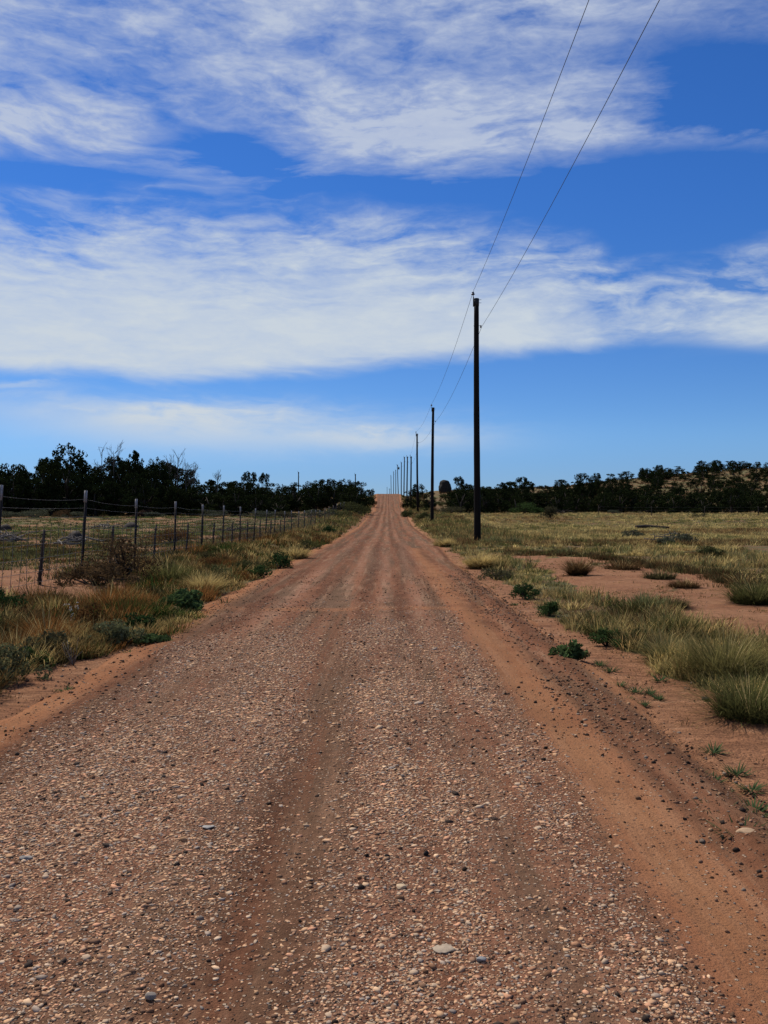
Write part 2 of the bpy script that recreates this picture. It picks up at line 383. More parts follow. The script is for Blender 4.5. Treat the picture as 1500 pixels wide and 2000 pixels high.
# road: compacted red dirt with streaks, gravel where the mask says so
m, nt, o = new_mat('graded_dirt_road'); M_road = m; p = principled(nt, o, .97, .02)
g = nt.nodes.new('ShaderNodeNewGeometry'); pos = g.outputs['Position']
gra = S(nt, attr(nt, 'gravel').outputs['Fac']); dk = S(nt, attr(nt, 'dark').outputs['Fac']); sn = S(nt, attr(nt, 'sand').outputs['Fac'])
str_ = noise(nt, mapping(nt, pos, (2.6, .10, 1)), 1.0, 5, .6); str2 = noise(nt, mapping(nt, pos, (7, .35, 1)), 1.0, 5, .65)
n1 = noise(nt, pos, 1.3, 5, .6); n2 = noise(nt, pos, 14, 6, .7); n3 = noise(nt, pos, 85, 3, .7)
base = mix(nt, n1.step(.35, .65), (.245, .108, .058), (.180, .074, .039))
base = mix(nt, str_.step(.44, .58), base, (.130, .078, .046))
base = mix(nt, str2.step(.50, .66) * .6, base, (.33, .200, .120))
stk = S(nt, attr(nt, 'streak').outputs['Fac']); pal = S(nt, attr(nt, 'pale').outputs['Fac'])
base = mix(nt, pal * n1.step(.35, .6) * .7, base, (.33, .172, .105))
base = mix(nt, sn * .75, base, mix(nt, n1.step(.3, .7), (.36, .160, .072), (.28, .114, .050)))
base = mix(nt, n3.step(.50, .66) * .6, base, (.10, .055, .036)); base = mix(nt, dk * .85, base, mix(nt, n2.step(.3, .7), (.15, .066, .034), (.075, .034, .018)))
grc = mix(nt, n2.step(.35, .65), (.265, .132, .080), (.095, .043, .026))
base = mix(nt, (gra * 1.2).clamp() * .7, base, grc)
brk = noise(nt, mapping(nt, pos, (3.5, 1.0, 1)), 1.0, 6, .7)
stk = (stk * (brk.step(.36, .58) * .9 + .25)).clamp()
base = mix(nt, stk * .75, base, mix(nt, n2.step(.35, .6), (.140, .062, .034), (.075, .033, .019)))
vo = nt.nodes.new('ShaderNodeTexVoronoi'); nt.links.new(mapping(nt, pos, (1, 1, 1)), vo.inputs['Vector']); vo.inputs['Scale'].default_value = 55
sp = nt.nodes.new('ShaderNodeSeparateXYZ'); nt.links.new(vo.outputs['Color'], sp.inputs[0])
r1 = S(nt, sp.outputs[0]); r2 = S(nt, sp.outputs[1]); vd = S(nt, vo.outputs['Distance'])
thr = (gra * .75 + .10)
peb = vd.step(.50, .34) * (thr - r1).step(-.02, .03)
pc = mix(nt, r2.step(.2, .8), (.12, .075, .055), (.46, .34, .235)); pc = mix(nt, r2.step(.90, .93), pc, (.055, .048, .045))
base = mix(nt, peb * .75, base, pc)
nt.links.new(base, p.inputs['Base Color'])
bump(nt, n2 * .5 + n3 * .35 + peb * .8 + str2 * .4, 1.0, .03, p)

# ------------------------------------------------------------------ ground sheet and road sheet
def px(x, y, dz=0.0):
    Y = (EYE - dz) * F / (y - HY); return ((x - HX) / F * Y, Y)
def poly_mask(X, Y, pts):
    X = np.asarray(X); Y = np.asarray(Y); ins = np.zeros(X.shape, bool); n = len(pts)
    for i in range(n):
        x1, y1 = pts[i]; x2, y2 = pts[(i + 1) % n]
        c = ((y1 > Y) != (y2 > Y)); xx = (x2 - x1) * (Y - y1) / ((y2 - y1) if y2 != y1 else 1e-9) + x1
        ins ^= c & (X < xx)
    return ins
BARE_R = [px(*q) for q in [(1000, 1090), (1100, 1090), (1250, 1108), (1340, 1124), (1420, 1136), (1450, 1165), (1540, 1175), (1540, 1260), (1440, 1252), (1330, 1228), (1240, 1200), (1150, 1165), (1070, 1128)]]
BARE_L = [px(*q, .26) for q in [(-60, 1120), (60, 1112), (120, 1118), (220, 1120), (235, 1150), (210, 1175), (100, 1172), (-60, 1190)]]
def veg_mask(X, Y):
    """1 where grass grows"""
    X = np.asarray(X, float); Y = np.asarray(Y, float); w = (fbm(X * .9, Y * .7, 40) - .5); w2 = (fbm(X * 2.5, Y * 2.5, 44) - .5)
    gl = np.interp(Y, [4, 6.5, 8, 9.8, 12, 15, 21, 31, 60, 150, 300], [-4.6, -3.9, -3.35, -3.15, -2.75, -2.95, -3.1, -3.2, -3.5, -3.6, -4.4])
    gr = np.interp(Y, [4, 5.6, 6.5, 8, 11, 20, 30, 60, 150, 300], [5.2, 3.6, 2.95, 2.75, 2.6, 2.7, 2.6, 3.0, 3.5, 4.6])
    l = sm(-.05, .15, gl - X + w * 1.0 + w2 * .4); r = sm(-.05, .15, X - gr + w * .7 + w2 * .4)
    bare = poly_mask(X + w * .8, Y + w * 2.5, BARE_R) | poly_mask(X + w * .6, Y + w * 1.5, BARE_L)
    v = np.maximum(l, r) * (1 - .95 * bare * sm(.80, .62, fbm(X * 1.1 + 5, Y * .8, 49)))
    far = (X < -6.5) & (Y > 15)                       # sparse field on the left
    v = np.where(far, v * (0.45 + .55 * sm(.42, .55, fbm(X * .5, Y * .35, 47))), v)
    return v
def grid(xs, ys):
    X, Y = np.meshgrid(xs, ys); nx, ny = len(xs), len(ys)
    i = np.arange(ny - 1)[:, None] * nx + np.arange(nx - 1)[None, :]
    return X.ravel(), Y.ravel(), np.stack([i, i + 1, i + nx + 1, i + nx], -1).reshape(-1, 4)
ys = [-12.0]; 
while ys[-1] < 4200: ys.append(ys[-1] + (0.14 if ys[-1] < 12 else min(0.14 * (ys[-1] / 12) ** 1.05, 60)))
xs = list(np.arange(0, 10, .14)); 
while xs[-1] < 2600: xs.append(xs[-1] * 1.045)
xs = np.array([-x for x in xs[:0:-1]] + xs); ys = np.array(ys)
X, Y, Q = grid(xs, ys)
Z = ground_z(X, Y) + (fbm(X * 3, Y * 3, 60) - .5) * .03 * (Y < 60)
e = np.minimum(X - (left_edge(Y) - .1), (right_edge(Y) + .1) - X)
Z = Z - .11 * sm(0, .3, e) * (Y < 800)
build('ground', np.stack([X, Y, Z], 1), [Q], M_ground, smooth=True, attrs={'veg': veg_mask(X, Y), 'hill': sm(142, 175, Y) * sm(6, 14, np.abs(X))})['kind'] = 'structure'
ys = [-8.0]
while ys[-1] < 700: ys.append(ys[-1] + (0.045 if 1.5 < ys[-1] < 13 else (.3 if ys[-1] <= 1.5 else .045 * (ys[-1] / 13) ** 1.35)))
X, Y, Q = grid(np.arange(-4.6, 4.6, .045), np.array(ys))
lft, rgt = left_edge(Y), right_edge(Y)
mid = (lft + rgt) / 2; 
a, b = rut(X, Y)
def bands(X, Y, L): 
    v = 0
    for i, (c, w, k) in enumerate(L):
        cc = c + .22 * (fbm(Y * .05, 0 * Y + i * 3.3, 200 + i, 2) - .5); v = v + k * np.exp(-((X - cc) / w) ** 2) * (.35 + 1.1 * sm(.3, .65, fbm(X * 1.5 + i, Y * .14, 230 + i, 3)))
    return np.clip(v, 0, 1)
yf = sm(9, 13, Y)
streak = bands(X, Y, [(-2.25, .16, .8), (-1.35, .26, .9), (-.42, .15, .8), (.28, .18, .9), (1.45, .20, .7), (.8, .10, .5)]) * (.25 + .75 * yf)
streak = np.maximum(streak, (1 - yf) * bands(X, Y, [(-.30, .10, .7), (.12, .09, .4), (-.62, .12, .8), (1.0, .08, .8), (-1.75, .10, .5), (-2.5, .14, .6), (1.62, .07, .6)]))
pale = bands(X, Y, [(-1.85, .20, .8), (-.85, .20, .8), (-.05, .14, .7), (.62, .18, .8), (1.9, .15, .4)]) * yf
wobn = fbm(X * 2, Y * .6, 70) - .5
dark = .38 * a * (Y < 14) * (fbm(X * 1.5, Y * .5, 72) > .3) + .95 * np.exp(-((X - (rgt - .16 + wobn * .3)) / .10) ** 2) + .45 * np.exp(-((X - (lft + .55 + wobn * .3)) / .25) ** 2)
dark = np.clip(dark, 0, 1) * (1 - .5 * sm(60, 140, Y))
sand = np.clip(.95 * b * (Y < 40) + sm(.15, .0, rgt - X) + sm(.55, .2, X - lft) + sm(.35, .2, np.abs(Y - 14.4 - .1 * X)) * .7, 0, 1) * (1 - dark)
build('road', np.stack([X, Y, road_surface(X, Y)], 1), [Q], M_road, smooth=True, attrs={'streak': streak, 'pale': pale, 'gravel': gravel(X, Y), 'dark': dark, 'sand': sand})['kind'] = 'structure'

# ------------------------------------------------------------------ gravel stones on the road
PH = (1 + 5 ** .5) / 2
ICO = np.array([(-1, PH, 0), (1, PH, 0), (-1, -PH, 0), (1, -PH, 0), (0, -1, PH), (0, 1, PH), (0, -1, -PH), (0, 1, -PH), (PH, 0, -1), (PH, 0, 1), (-PH, 0, -1), (-PH, 0, 1)]) / math.sqrt(1 + PH * PH)
ICF = np.array([(0, 11, 5), (0, 5, 1), (0, 1, 7), (0, 7, 10), (0, 10, 11), (1, 5, 9), (5, 11, 4), (11, 10, 2), (10, 7, 6), (7, 1, 8), (3, 9, 4), (3, 4, 2), (3, 2, 6), (3, 6, 8), (3, 8, 9), (4, 9, 5), (2, 4, 11), (6, 2, 10), (8, 6, 7), (9, 8, 1)])
PAL = np.array([(.46, .33, .22), (.38, .27, .19), (.42, .36, .29), (.29, .265, .24), (.48, .30, .21), (.22, .15, .11), (.30, .19, .13), (.055, .048, .045), (.25, .24, .235), (.55, .44, .32)]) * np.array((1.34, 1.10, .90))
def stones(name, P, r, colr, label, flat=(.26, .52)):
    N = len(P); V = ICO[None] * (1 + R.normal(0, .20, (N, 12, 1)))
    s3 = np.stack([r * R.uniform(.8, 1.35, N), r * R.uniform(.6, 1.0, N), r * R.uniform(flat[0], flat[1], N)], 1)
    V = V * s3[:, None]; th = R.uniform(0, 6.28, N); c, s_ = np.cos(th)[:, None], np.sin(th)[:, None]
    x = V[..., 0] * c - V[..., 1] * s_; y = V[..., 0] * s_ + V[..., 1] * c
    tl = R.normal(0, .16, (N, 1)); z = V[..., 2] + x * tl
    V = np.stack([x, y, z], -1) + P[:, None]
    T = ICF[None] + (np.arange(N) * 12)[:, None, None]
    ob = build(name, V.reshape(-1, 3), [T.reshape(-1, 3)], M_stone, np.repeat(colr, 12, 0))
    return tag(ob, label, 'gravel', kind='stuff')
# sample with density falling with distance
def scatter(n, y0, y1, x0, x1, power=1.0):
    t = R.uniform(0, 1, n); Y = y0 * (y1 / y0) ** t if power == 1.0 else y0 + (y1 - y0) * t ** power
    return R.uniform(x0, x1, n), Y
PX, PY = scatter(400000, 2.35, 20.0, -2.9, 2.1)
keep = R.uniform(0, 1, len(PX)) < gravel(PX, PY) * (.40 + .60 * sm(.32, .55, fbm(PX * 1.7, PY * .8, 301))) * .98
keep &= np.abs(PX) < PY * .50 + 1.2
PX, PY = PX[keep], PY[keep]; r = np.exp(R.normal(math.log(.0047), .48, len(PX))) * (PY / 3.2) ** .38
r = np.clip(r, .0025, .022); big_ = R.uniform(0, 1, len(PX)) < .012; r[big_] *= 1.8
PZ = road_surface(PX, PY) + r * .04
pc = PAL[R.choice(len(PAL), len(PX), p=[.20, .17, .12, .07, .10, .11, .11, .05, .03, .04])] * R.uniform(.75, 1.15, (len(PX), 1))
stones('road_gravel', np.stack([PX, PY, PZ], 1), r, pc, 'loose tan, grey and brown gravel pressed into the red dirt road')
PX, PY = scatter(130000, 2.35, 24.0, -4.5, 4.2)
inb = (PX > right_edge(PY) - .45) & (PX < right_edge(PY) + .12)
inb |= (PX > right_edge(PY) - .6) & (PX < right_edge(PY) - .45) & (R.uniform(0, 1, len(PX)) < .5)
dens_ = np.where(inb, 1.3, .12) * (veg_mask(PX, PY) < .3)
dens_ = np.where(PX > right_edge(PY) + .2, .10, dens_) * (.3 + 1.4 * sm(.4, .6, fbm(PX * 1.3, PY * .8, 90)))
dens_ = np.where(PX < left_edge(PY), .10, dens_); dens_ = np.where((PX < left_edge(PY) + .6) & (PX > left_edge(PY) - .1), .18, dens_)
keep = (R.uniform(0, 1, len(PX)) < dens_) & (np.abs(PX) < PY * .50 + 1.0)
PX, PY = PX[keep], PY[keep]; r = np.clip(np.exp(R.normal(math.log(.0055), .5, len(PX))) * (PY / 4) ** .40, .002, .018)
onr = (PX > left_edge(PY)) & (PX < right_edge(PY))
PZ = np.maximum(np.where(onr, road_surface(PX, PY), -9), ground_z(PX, PY) - .11 * onr) + r * .2
pc = PAL[R.choice(len(PAL), len(PX), p=[.05, .06, .04, .06, .05, .24, .22, .24, .03, .01])] * R.uniform(.35, .85, (len(PX), 1))
stones('roadside_gravel', np.stack([PX, PY, PZ], 1), r, pc, 'scattered dark pebbles on the bare red sand along the road edges', (.5, .85))

# ------------------------------------------------------------------ grass
STRAW = np.array((.55, .43, .19)); TAN = np.array((.36, .25, .11)); RUST = np.array((.24, .115, .042)); OLIVE = np.array((.15, .155, .06)); GREEN = np.array((.085, .15, .04)); SAGE = np.array((.175, .185, .09)); DARK = np.array((.06, .055, .028)); BROWN = np.array((.13, .08, .04))
def tuft_field(name, TX, TY, th, nb, rad, colors, label, wscale=1.0, zfun=ground_z, droop=(.05, .5), leanmax=.65):
    """tufts at TX, TY with height th, nb blades each within rad"""
    n = len(TX); idx = np.repeat(np.arange(n), nb); N = len(idx)
    az = R.uniform(0, 6.283, N); rr = np.sqrt(R.uniform(0, 1, N)) * rad[idx]
    X = TX[idx] + np.cos(az) * rr; Y = TY[idx] + np.sin(az) * rr; Z = zfun(X, Y) - .01
    L = th[idx] * R.uniform(.45, 1.1, N)
    lean = np.clip(rr / rad[idx] * leanmax * R.uniform(.3, 1.6, N), 0, 1.4)
    wid = wscale * (.0032 + .0006 * Y) * R.uniform(.7, 1.4, N)
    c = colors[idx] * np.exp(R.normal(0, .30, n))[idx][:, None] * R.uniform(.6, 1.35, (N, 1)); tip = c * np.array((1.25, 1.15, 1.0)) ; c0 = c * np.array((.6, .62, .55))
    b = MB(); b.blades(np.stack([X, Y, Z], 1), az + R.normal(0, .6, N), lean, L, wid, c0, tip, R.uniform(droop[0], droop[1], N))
    o = b.obj(name, M_grass); return tag(o, label, 'grass', kind='stuff')
def pick(X, Y, sets, seed, f=.5):
    """colour by noise patches"""
    n = fbm(X * f, Y * f * .8, seed, 3) + R.normal(0, .10, len(X)); q = np.argsort(np.argsort(n)) / max(len(n), 1)
    cum = np.cumsum([w for w, _ in sets]); cum = cum / cum[-1]; k = np.searchsorted(cum, q); k = np.clip(k, 0, len(sets) - 1)
    return np.array([c for _, c in sets])[k]
def clusters(X, Y, h, c, n, seed, cols, dk=1.0):
    q = np.random.default_rng(seed); i = q.integers(0, len(X), n); m = 26; x = np.repeat(X[i], m); y = np.repeat(Y[i], m); rr = np.repeat(q.uniform(.10, .32, n) * (1 + Y[i] / 30), m)
    a = q.uniform(0, 6.28, n * m); d = np.sqrt(q.uniform(0, 1, n * m)) * rr; hh = np.repeat(h[i] * q.uniform(.85, 1.35, n), m) * (1.1 - .6 * (d / rr) ** 2) * q.uniform(.8, 1.1, n * m)
    cc = np.repeat(np.array(cols)[q.integers(0, len(cols), n)], m, 0) * dk
    x = x + np.cos(a) * d; y = y + np.sin(a) * d; k = veg_mask(x, y) > .5
    return np.concatenate([X, x[k]]), np.concatenate([Y, y[k]]), np.concatenate([h, hh[k]]), np.concatenate([c, cc[k]])
# right verge, near
def region(n, y0, y1, side, xmax):
    t = R.uniform(0, 1, n); Y = y0 * (y1 / y0) ** t
    X = R.uniform(0, 1, n) * np.minimum(xmax, Y * .50 + 1.2); X = X if side > 0 else -X
    return X, Y
X, Y = region(9000, 5.8, 44, 1, 14); k = R.uniform(0, 1, len(X)) < veg_mask(X, Y) ** 2 * (.35 + .65 * sm(.36, .50, fbm(X * 1.3, Y * 1.0, 303))); X, Y = X[k], Y[k]
hgt = .80 * (.13 + .36 * sm(.3, .7, fbm(X * .7, Y * .6, 101))) * R.uniform(.6, 1.35, len(X)); edge_ = sm(0, .7, X - 2.65); hgt *= .55 + .45 * edge_; hgt *= np.where(Y > 26, .8, 1)
rim = [px(*q_) for q_ in [(1000, 1088), (1100, 1090), (1200, 1101), (1300, 1117), (1400, 1132), (1450, 1150), (1520, 1168)]]
tt = R.uniform(0, 5.99, 420); ii = tt.astype(int); rim = np.array(rim); RXY = rim[ii] * (1 - (tt - ii))[:, None] + rim[ii + 1] * (tt - ii)[:, None] + R.normal(0, .5, (420, 2)) * np.array([.5, 1.6])
RX_, RY_ = RXY[:, 0], RXY[:, 1] + .5
cr = pick(X, Y, [(1.3, OLIVE), (1.8, STRAW), (1.8, TAN), (.8, SAGE), (1.2, STRAW * .8), (.8, OLIVE * .8), (.5, BROWN)], 103)
X = np.concatenate([X, RX_]); Y = np.concatenate([Y, RY_]); hgt = np.concatenate([hgt, R.uniform(.12, .34, 420)]); cr = np.concatenate([cr, np.where(R.uniform(0, 1, (420, 1)) < .5, BROWN * .8, DARK * 1.3)])
X, Y, hgt, cr = clusters(X, Y, hgt, cr, 110, 71, [OLIVE * .7, STRAW * .9, OLIVE * .5, BROWN, SAGE, TAN, STRAW])
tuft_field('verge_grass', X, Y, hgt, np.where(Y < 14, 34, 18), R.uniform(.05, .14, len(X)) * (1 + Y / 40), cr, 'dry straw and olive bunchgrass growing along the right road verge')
# right field beyond
X, Y = region(15000, 40, 138, 1, 80); k = (R.uniform(0, 1, len(X)) < veg_mask(X, Y)) & (X > 2.9); X, Y = X[k], Y[k]
cr = pick(X, Y, [(1.1, OLIVE), (2.0, STRAW * 1.05), (1.6, STRAW * .8), (1.2, SAGE * 1.1), (1.2, TAN), (.5, BROWN)], 107, .12)
dkb = (Y < 47) & (R.uniform(0, 1, len(X)) < .6); cr[dkb] = BROWN * .9
tuft_field('field_grass', X, Y, R.uniform(.12, .38, len(X)) * (.6 + .7 * fbm(X * .1, Y * .1, 109)), 18, R.uniform(.2, .6, len(X)), cr, 'tall pale straw grass covering the field right of the road', .6, leanmax=1.1)
# left verge
X, Y = region(7500, 6.0, 60, -1, 6.6); k = (R.uniform(0, 1, len(X)) < veg_mask(X, Y) ** 2 * (.10 + .90 * sm(.40, .56, fbm(X * 1.4, Y * 1.1, 305)))); X, Y = X[k], Y[k]
hgt = .85 * (.20 + .42 * fbm(X * .7, Y * .5, 111)) * R.uniform(.7, 1.25, len(X)) * (.5 + .5 * sm(0, .8, -X - 3.1))
cr = pick(X, Y, [(1.8, OLIVE * .55), (1.8, RUST * .8), (1.5, TAN * .9), (1.2, GREEN * .6), (1.4, STRAW * .8), (1.3, RUST * .6), (.8, SAGE * .6), (1.0, TAN), (.6, DARK * 1.2), (.8, STRAW)], 113)
X, Y, hgt, cr = clusters(X, Y, hgt, cr, 190, 73, [OLIVE * .5, RUST * .7, OLIVE * .35, GREEN * .45, TAN * .9, STRAW * .7, DARK, RUST, BROWN])
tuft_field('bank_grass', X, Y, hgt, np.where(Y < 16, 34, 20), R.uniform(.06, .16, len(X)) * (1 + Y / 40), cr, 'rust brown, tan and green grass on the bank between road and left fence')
# verge further up both sides of the hill
X = np.concatenate([R.uniform(-9, -3.3, 3500), R.uniform(3.3, 9, 3500)]); Y = 45 * (300 / 45) ** R.uniform(0, 1, 7000)
k = R.uniform(0, 1, len(X)) < veg_mask(X, Y); X, Y = X[k], Y[k]
Yh = R.uniform(150, 250, 5200); Yh = Yh; Xh = Yh * np.concatenate([R.uniform(.06, .48, 4200), R.uniform(-.2, -.03, 1000)]); X = np.concatenate([X, Xh]); Y = np.concatenate([Y, Yh])
cr = pick(X, Y, [(1.5, OLIVE * .8), (1.2, TAN * .8), (1.2, SAGE * .7), (1.2, BROWN)], 117, .2)
hm = (Y > 148) & (np.abs(X) > 8); cr[hm] = np.array((.10, .062, .035)) * R.uniform(.5, 1.3, (hm.sum(), 1))
tuft_field('hillside_grass', X, Y, R.uniform(.25, .6, len(X)), 9, R.uniform(.2, .5, len(X)), cr, 'olive and brown scrubby grass lining the road up the hill')
# dry litter and tiny tufts on the bare sand
X = np.concatenate([R.uniform(2.1, 6, 5200), R.uniform(-6, -2.9, 3000), R.uniform(3, 12, 5000)]); Y = np.concatenate([4 * 9 ** R.uniform(0, 1, 8200), R.uniform(11, 36, 5000)])
k = (veg_mask(X, Y) < .4) & (R.uniform(0, 1, len(X)) < .9 * sm(.45, .62, fbm(X * 1.6, Y * 1.2, 311))) & (X > right_edge(Y) * (X > 0) - 99 * (X < 0)); X, Y = X[k], Y[k]
cr = pick(X, Y, [(1.5, BROWN), (1.0, TAN * .8), (1.0, DARK), (.7, OLIVE * .6), (.6, RUST * .6)], 313, 1.5)
tuft_field('dry_litter_grass', X, Y, R.uniform(.012, .05, len(X)) * (1 + (Y > 11) * .5), 9, R.uniform(.03, .12, len(X)), cr, 'sparse dead grass litter strewn over the bare red sand beside the road', .8, leanmax=1.35)
# left field
X, Y = region(16000, 15, 128, -1, 80); k = (R.uniform(0, 1, len(X)) < veg_mask(X, Y)) & (X < -6.2); X, Y = X[k], Y[k]
cr = pick(X, Y, [(1.6, SAGE * .6), (1.5, OLIVE * .7), (.6, TAN * .6), (1.3, RUST * .6), (1.0, DARK * 1.4), (1.0, OLIVE)], 121, .18)
X, Y, hh_, cr = clusters(X, Y, R.uniform(.10, .20, len(X)), cr, 260, 75, [DARK, OLIVE * .5, BROWN * .8, SAGE * .5, RUST * .5])
gfar = (Y > 55) & (R.uniform(0, 1, len(X)) < .6); cr[gfar] = np.array((.13, .16, .06))
tuft_field('pasture_grass', X, Y, hh_ * R.uniform(.6, 1.1, len(X)), 12, R.uniform(.08, .25, len(X)) * (1 + Y / 80), cr, 'short grey green grass and weeds in the fenced field on the left', 1.2)

# ------------------------------------------------------------------ shrubs and clumps
def rand_dir(n):
    v = R.normal(size=(n, 3)); return v / np.linalg.norm(v, axis=1)[:, None]
def shrub_parts(root, w, h, c, n=900, leaf=.03, k=14, mat=None, stems=6, dead=0):
    b = MB()
    cx = R.normal(0, .30, (k, 3)); cx[:, 0] *= w * .8; cx[:, 1] *= w * .8; cx[:, 2] = h * R.uniform(.25, .78, k) * (1 - .5 * (np.hypot(cx[:, 0], cx[:, 1]) / (w * .6)) ** 2).clip(.3, 1)
    i = R.integers(0, k, n); d = rand_dir(n); rr = R.uniform(.3, 1, n)[:, None] ** .6
    P = cx[i] + d * rr * np.array([w * .20, w * .20, h * .22]); P[:, 2] = np.maximum(P[:, 2], .015)
    nr = rand_dir(n) * .8 + d; nr /= np.linalg.norm(nr, axis=1)[:, None]
    cc = np.array(c) * R.uniform(.6, 1.35, (n, 1)) * R.uniform(.8, 1.2, (k, 1))[i]
    b.leaves(P, nr, leaf * R.uniform(.6, 1.4, n), cc, 2.0); b.obj('foliage', mat or M_leaf, root)
    s_ = MB()
    for j in range(stems):
        e = cx[j % k]; m_ = e * .5 + R.normal(0, .04, 3) * w; m_[2] = abs(m_[2]); s_.tube([(0, 0, -.03), m_, e], [.016 * w + .004, .012 * w + .003, .004], 5)
    s_.obj('stem', M_bark, root)
def shrub(name, x, y, w, h, c, label, cat='shrub', group=None, **kw):
    t = empty(name, (x, y, max(gz(x, y), -1)), 0); shrub_parts(t, w, h, c, **kw); return tag(t, label, cat, group)
GRN = (.060, .095, .030); DGR = (.035, .065, .022); SGE = (.095, .10, .062); GLEAF = (.085, .128, .045)
def at(x, y, dz=0.0):
    X, Y = px(x, y, dz)
    for _ in range(6): Y = (EYE - gz(X, Y)) * F / (y - HY); X = (x - HX) / F * Y
    return X, Y
# green plants beside the road (x, y of the foot in the photograph, width, height)
for (x_, y_, w, h, c, lb, cat, leaf, n) in [
    (1115, 1292, .34, .26, GLEAF, 'bright leafy green weed alone on bare sand right of the road', 'weed', .028, 700),
    (1186, 1262, .42, .24, GRN, 'dark green bushy clump at the sandy edge of the right verge', 'shrub', .016, 1400),
    (1072, 1203, .42, .26, GRN, 'rounded green bush at the front of the right verge grass', 'shrub', .018, 1200),
    (1028, 1170, .48, .34, DGR, 'low green bush with white blossoms at the right verge', 'shrub', .02, 1200),
    (62, 1305, .34, .24, GRN, 'round bright green bush at the left verge beside bare sand', 'shrub', .014, 1600),
    (300, 1258, .5, .12, GLEAF, 'spreading low green weed in front of the left verge grass', 'weed', .026, 700),
    (268, 1243, .45, .34, DGR, 'dark green bush between sage clump and spreading weed at left verge', 'shrub', .02, 1200),
    (358, 1196, .66, .42, GLEAF, 'big leafy green bush bulging over the left road edge', 'shrub', .035, 1700),
    (225, 1262, .5, .38, SAGE * .9, 'grey green sage clump at the front of the left verge', 'shrub', .018, 2200),
    (511, 1130, .6, .36, GRN, 'small round green bush at left road edge, second up the road', 'shrub', .03, 900),
    (545, 1112, .8, .6, DGR, 'dark green bush in the left verge above the small round one', 'shrub', .03, 1200),
    (12, 1335, .5, .42, SAGE * .8, 'grey sage clump cut by the left edge of the photo', 'shrub', .016, 2600),
    (10, 1222, .6, .42, DGR, 'dark green bush in grass at the far left of the verge', 'shrub', .02, 1300),
    (430, 1140, .7, .5, OLIVE * .8, 'olive bush leaning out of the left verge before the green bushes', 'shrub', .022, 1200),
    (645, 1047, 1.2, .8, DGR, 'dark bush crowding the left road edge midway to the hill', 'shrub', .05, 900),
]:
    X_, Y_ = at(x_, y_); shrub('roadside_weed' if cat == 'weed' else 'roadside_bush', X_, Y_, w, h, c, lb, cat, None, n=n, leaf=leaf)
for (x_, y_, w, h, c, lb) in [(95, 1290, .45, .42, DARK * 1.6, 'dark dry bush in the left verge between tan grass and the round green bush'), (180, 1238, .5, .45, RUST * .5, 'dark rusty bush in the left verge right of the white flowers'),
    (405, 1118, .8, .5, RUST * .6, 'rusty brown bush in the left verge above the golden bunchgrass'), (470, 1120, .8, .5, OLIVE * .5, 'dark olive bush in the left verge beside the leaning golden bunchgrass'), (600, 1075, 1.0, .6, OLIVE * .45, 'dark olive bush at the left road edge beyond the golden tuft'),
    (620, 1062, 1.0, .6, RUST * .5, 'dark rusty bush farther up the left road edge'), (1245, 1262, .4, .22, OLIVE * .6, 'low olive bush in front of the right verge beside the dark green clump'), (968, 1132, .7, .35, DARK * 1.6, 'dark low bush at the front of the golden grass near the nearest pole')]:
    X_, Y_ = at(x_, y_); shrub('dry_bush', X_, Y_, w, h, c, lb, 'shrub', None, n=1500, leaf=.02, stems=10)
# brown brush by the fence
for (x_, y_, w, h, c, lb) in [(240, 1130, 1.7, .95, BROWN * .75, 'big dark brown brush standing at the fence behind the posts'),
                              (185, 1142, 1.1, .5, BROWN * .8, 'low brown brush at the foot of the leaning white tipped post'),
                              (335, 1062, 1.5, .9, RUST * .6, 'dark reddish bush in the fenced field beyond the woven wire')]:
    X_, Y_ = at(x_, y_); shrub('brown_brush', X_, Y_, w, h, c, lb, 'shrub', None, n=2200, leaf=.03, stems=14, k=20)
# small flat weeds on the bare sand at right
wl = [(1345, 1522), (1390, 1530), (1466, 1545), (1415, 1557), (1395, 1590), (1435, 1606), (1470, 1588), (1425, 1622), (1450, 1640), (1495, 1655), (1480, 1605), (1260, 1448), (1392, 1470), (1210, 1340), (1240, 1352), (1268, 1356), (1285, 1366), (1258, 1378), (1218, 1368), (1288, 1330), (1192, 1312), (1172, 1300), (990, 1190), (1005, 1182), (1438, 1512), (20, 1448), (128, 1352), (345, 1215), (385, 1213), (432, 1182), (250, 1278), (330, 1225)]
for i, (x_, y_) in enumerate(wl):
    X_, Y_ = at(x_, y_); b = MB(); n = 46; az = R.uniform(0, 6.28, n); s_ = (.06 + .05 * R.uniform()) * (1.3 if i in (0, 6, 8, 9, 11, 25, 26) else 1)
    c = np.array(GLEAF) * R.uniform(.7, 1.25, (n, 1)) * np.array((1, .95, 1.1))
    rr = R.uniform(0, .6, n) * s_
    b.blades(np.stack([np.cos(az) * rr, np.sin(az) * rr, 0 * rr - .004], 1), az, R.uniform(.7, 1.3, n), s_ * R.uniform(.5, 1.1, n), np.full(n, .010) * R.uniform(.6, 1.3, n), c * .8, c, R.uniform(0, .3, n))
    o = b.obj('ground_weed', M_grass, loc=(X_, Y_, gz(X_, Y_) + .006))
    special = {11: 'narrow green weed on the dark berm right of the road', 25: 'spiky grey green weed alone near the left edge of the road', 26: 'small green weed on sand left of the road below the bush', 22: 'tiny green weed at the foot of the right verge grass, farther one of its patch'}
    left = x_ < 700
    tag(o, special.get(i, 'small flat green weed on the left sandy shoulder below the verge' if left else ('small flat green weed in the cluster on bare sand at the bottom right' if y_ > 1460 else 'tiny flat green weed on the bare sand below the right verge grass')), 'weed', 'small weeds on the sandy shoulders')
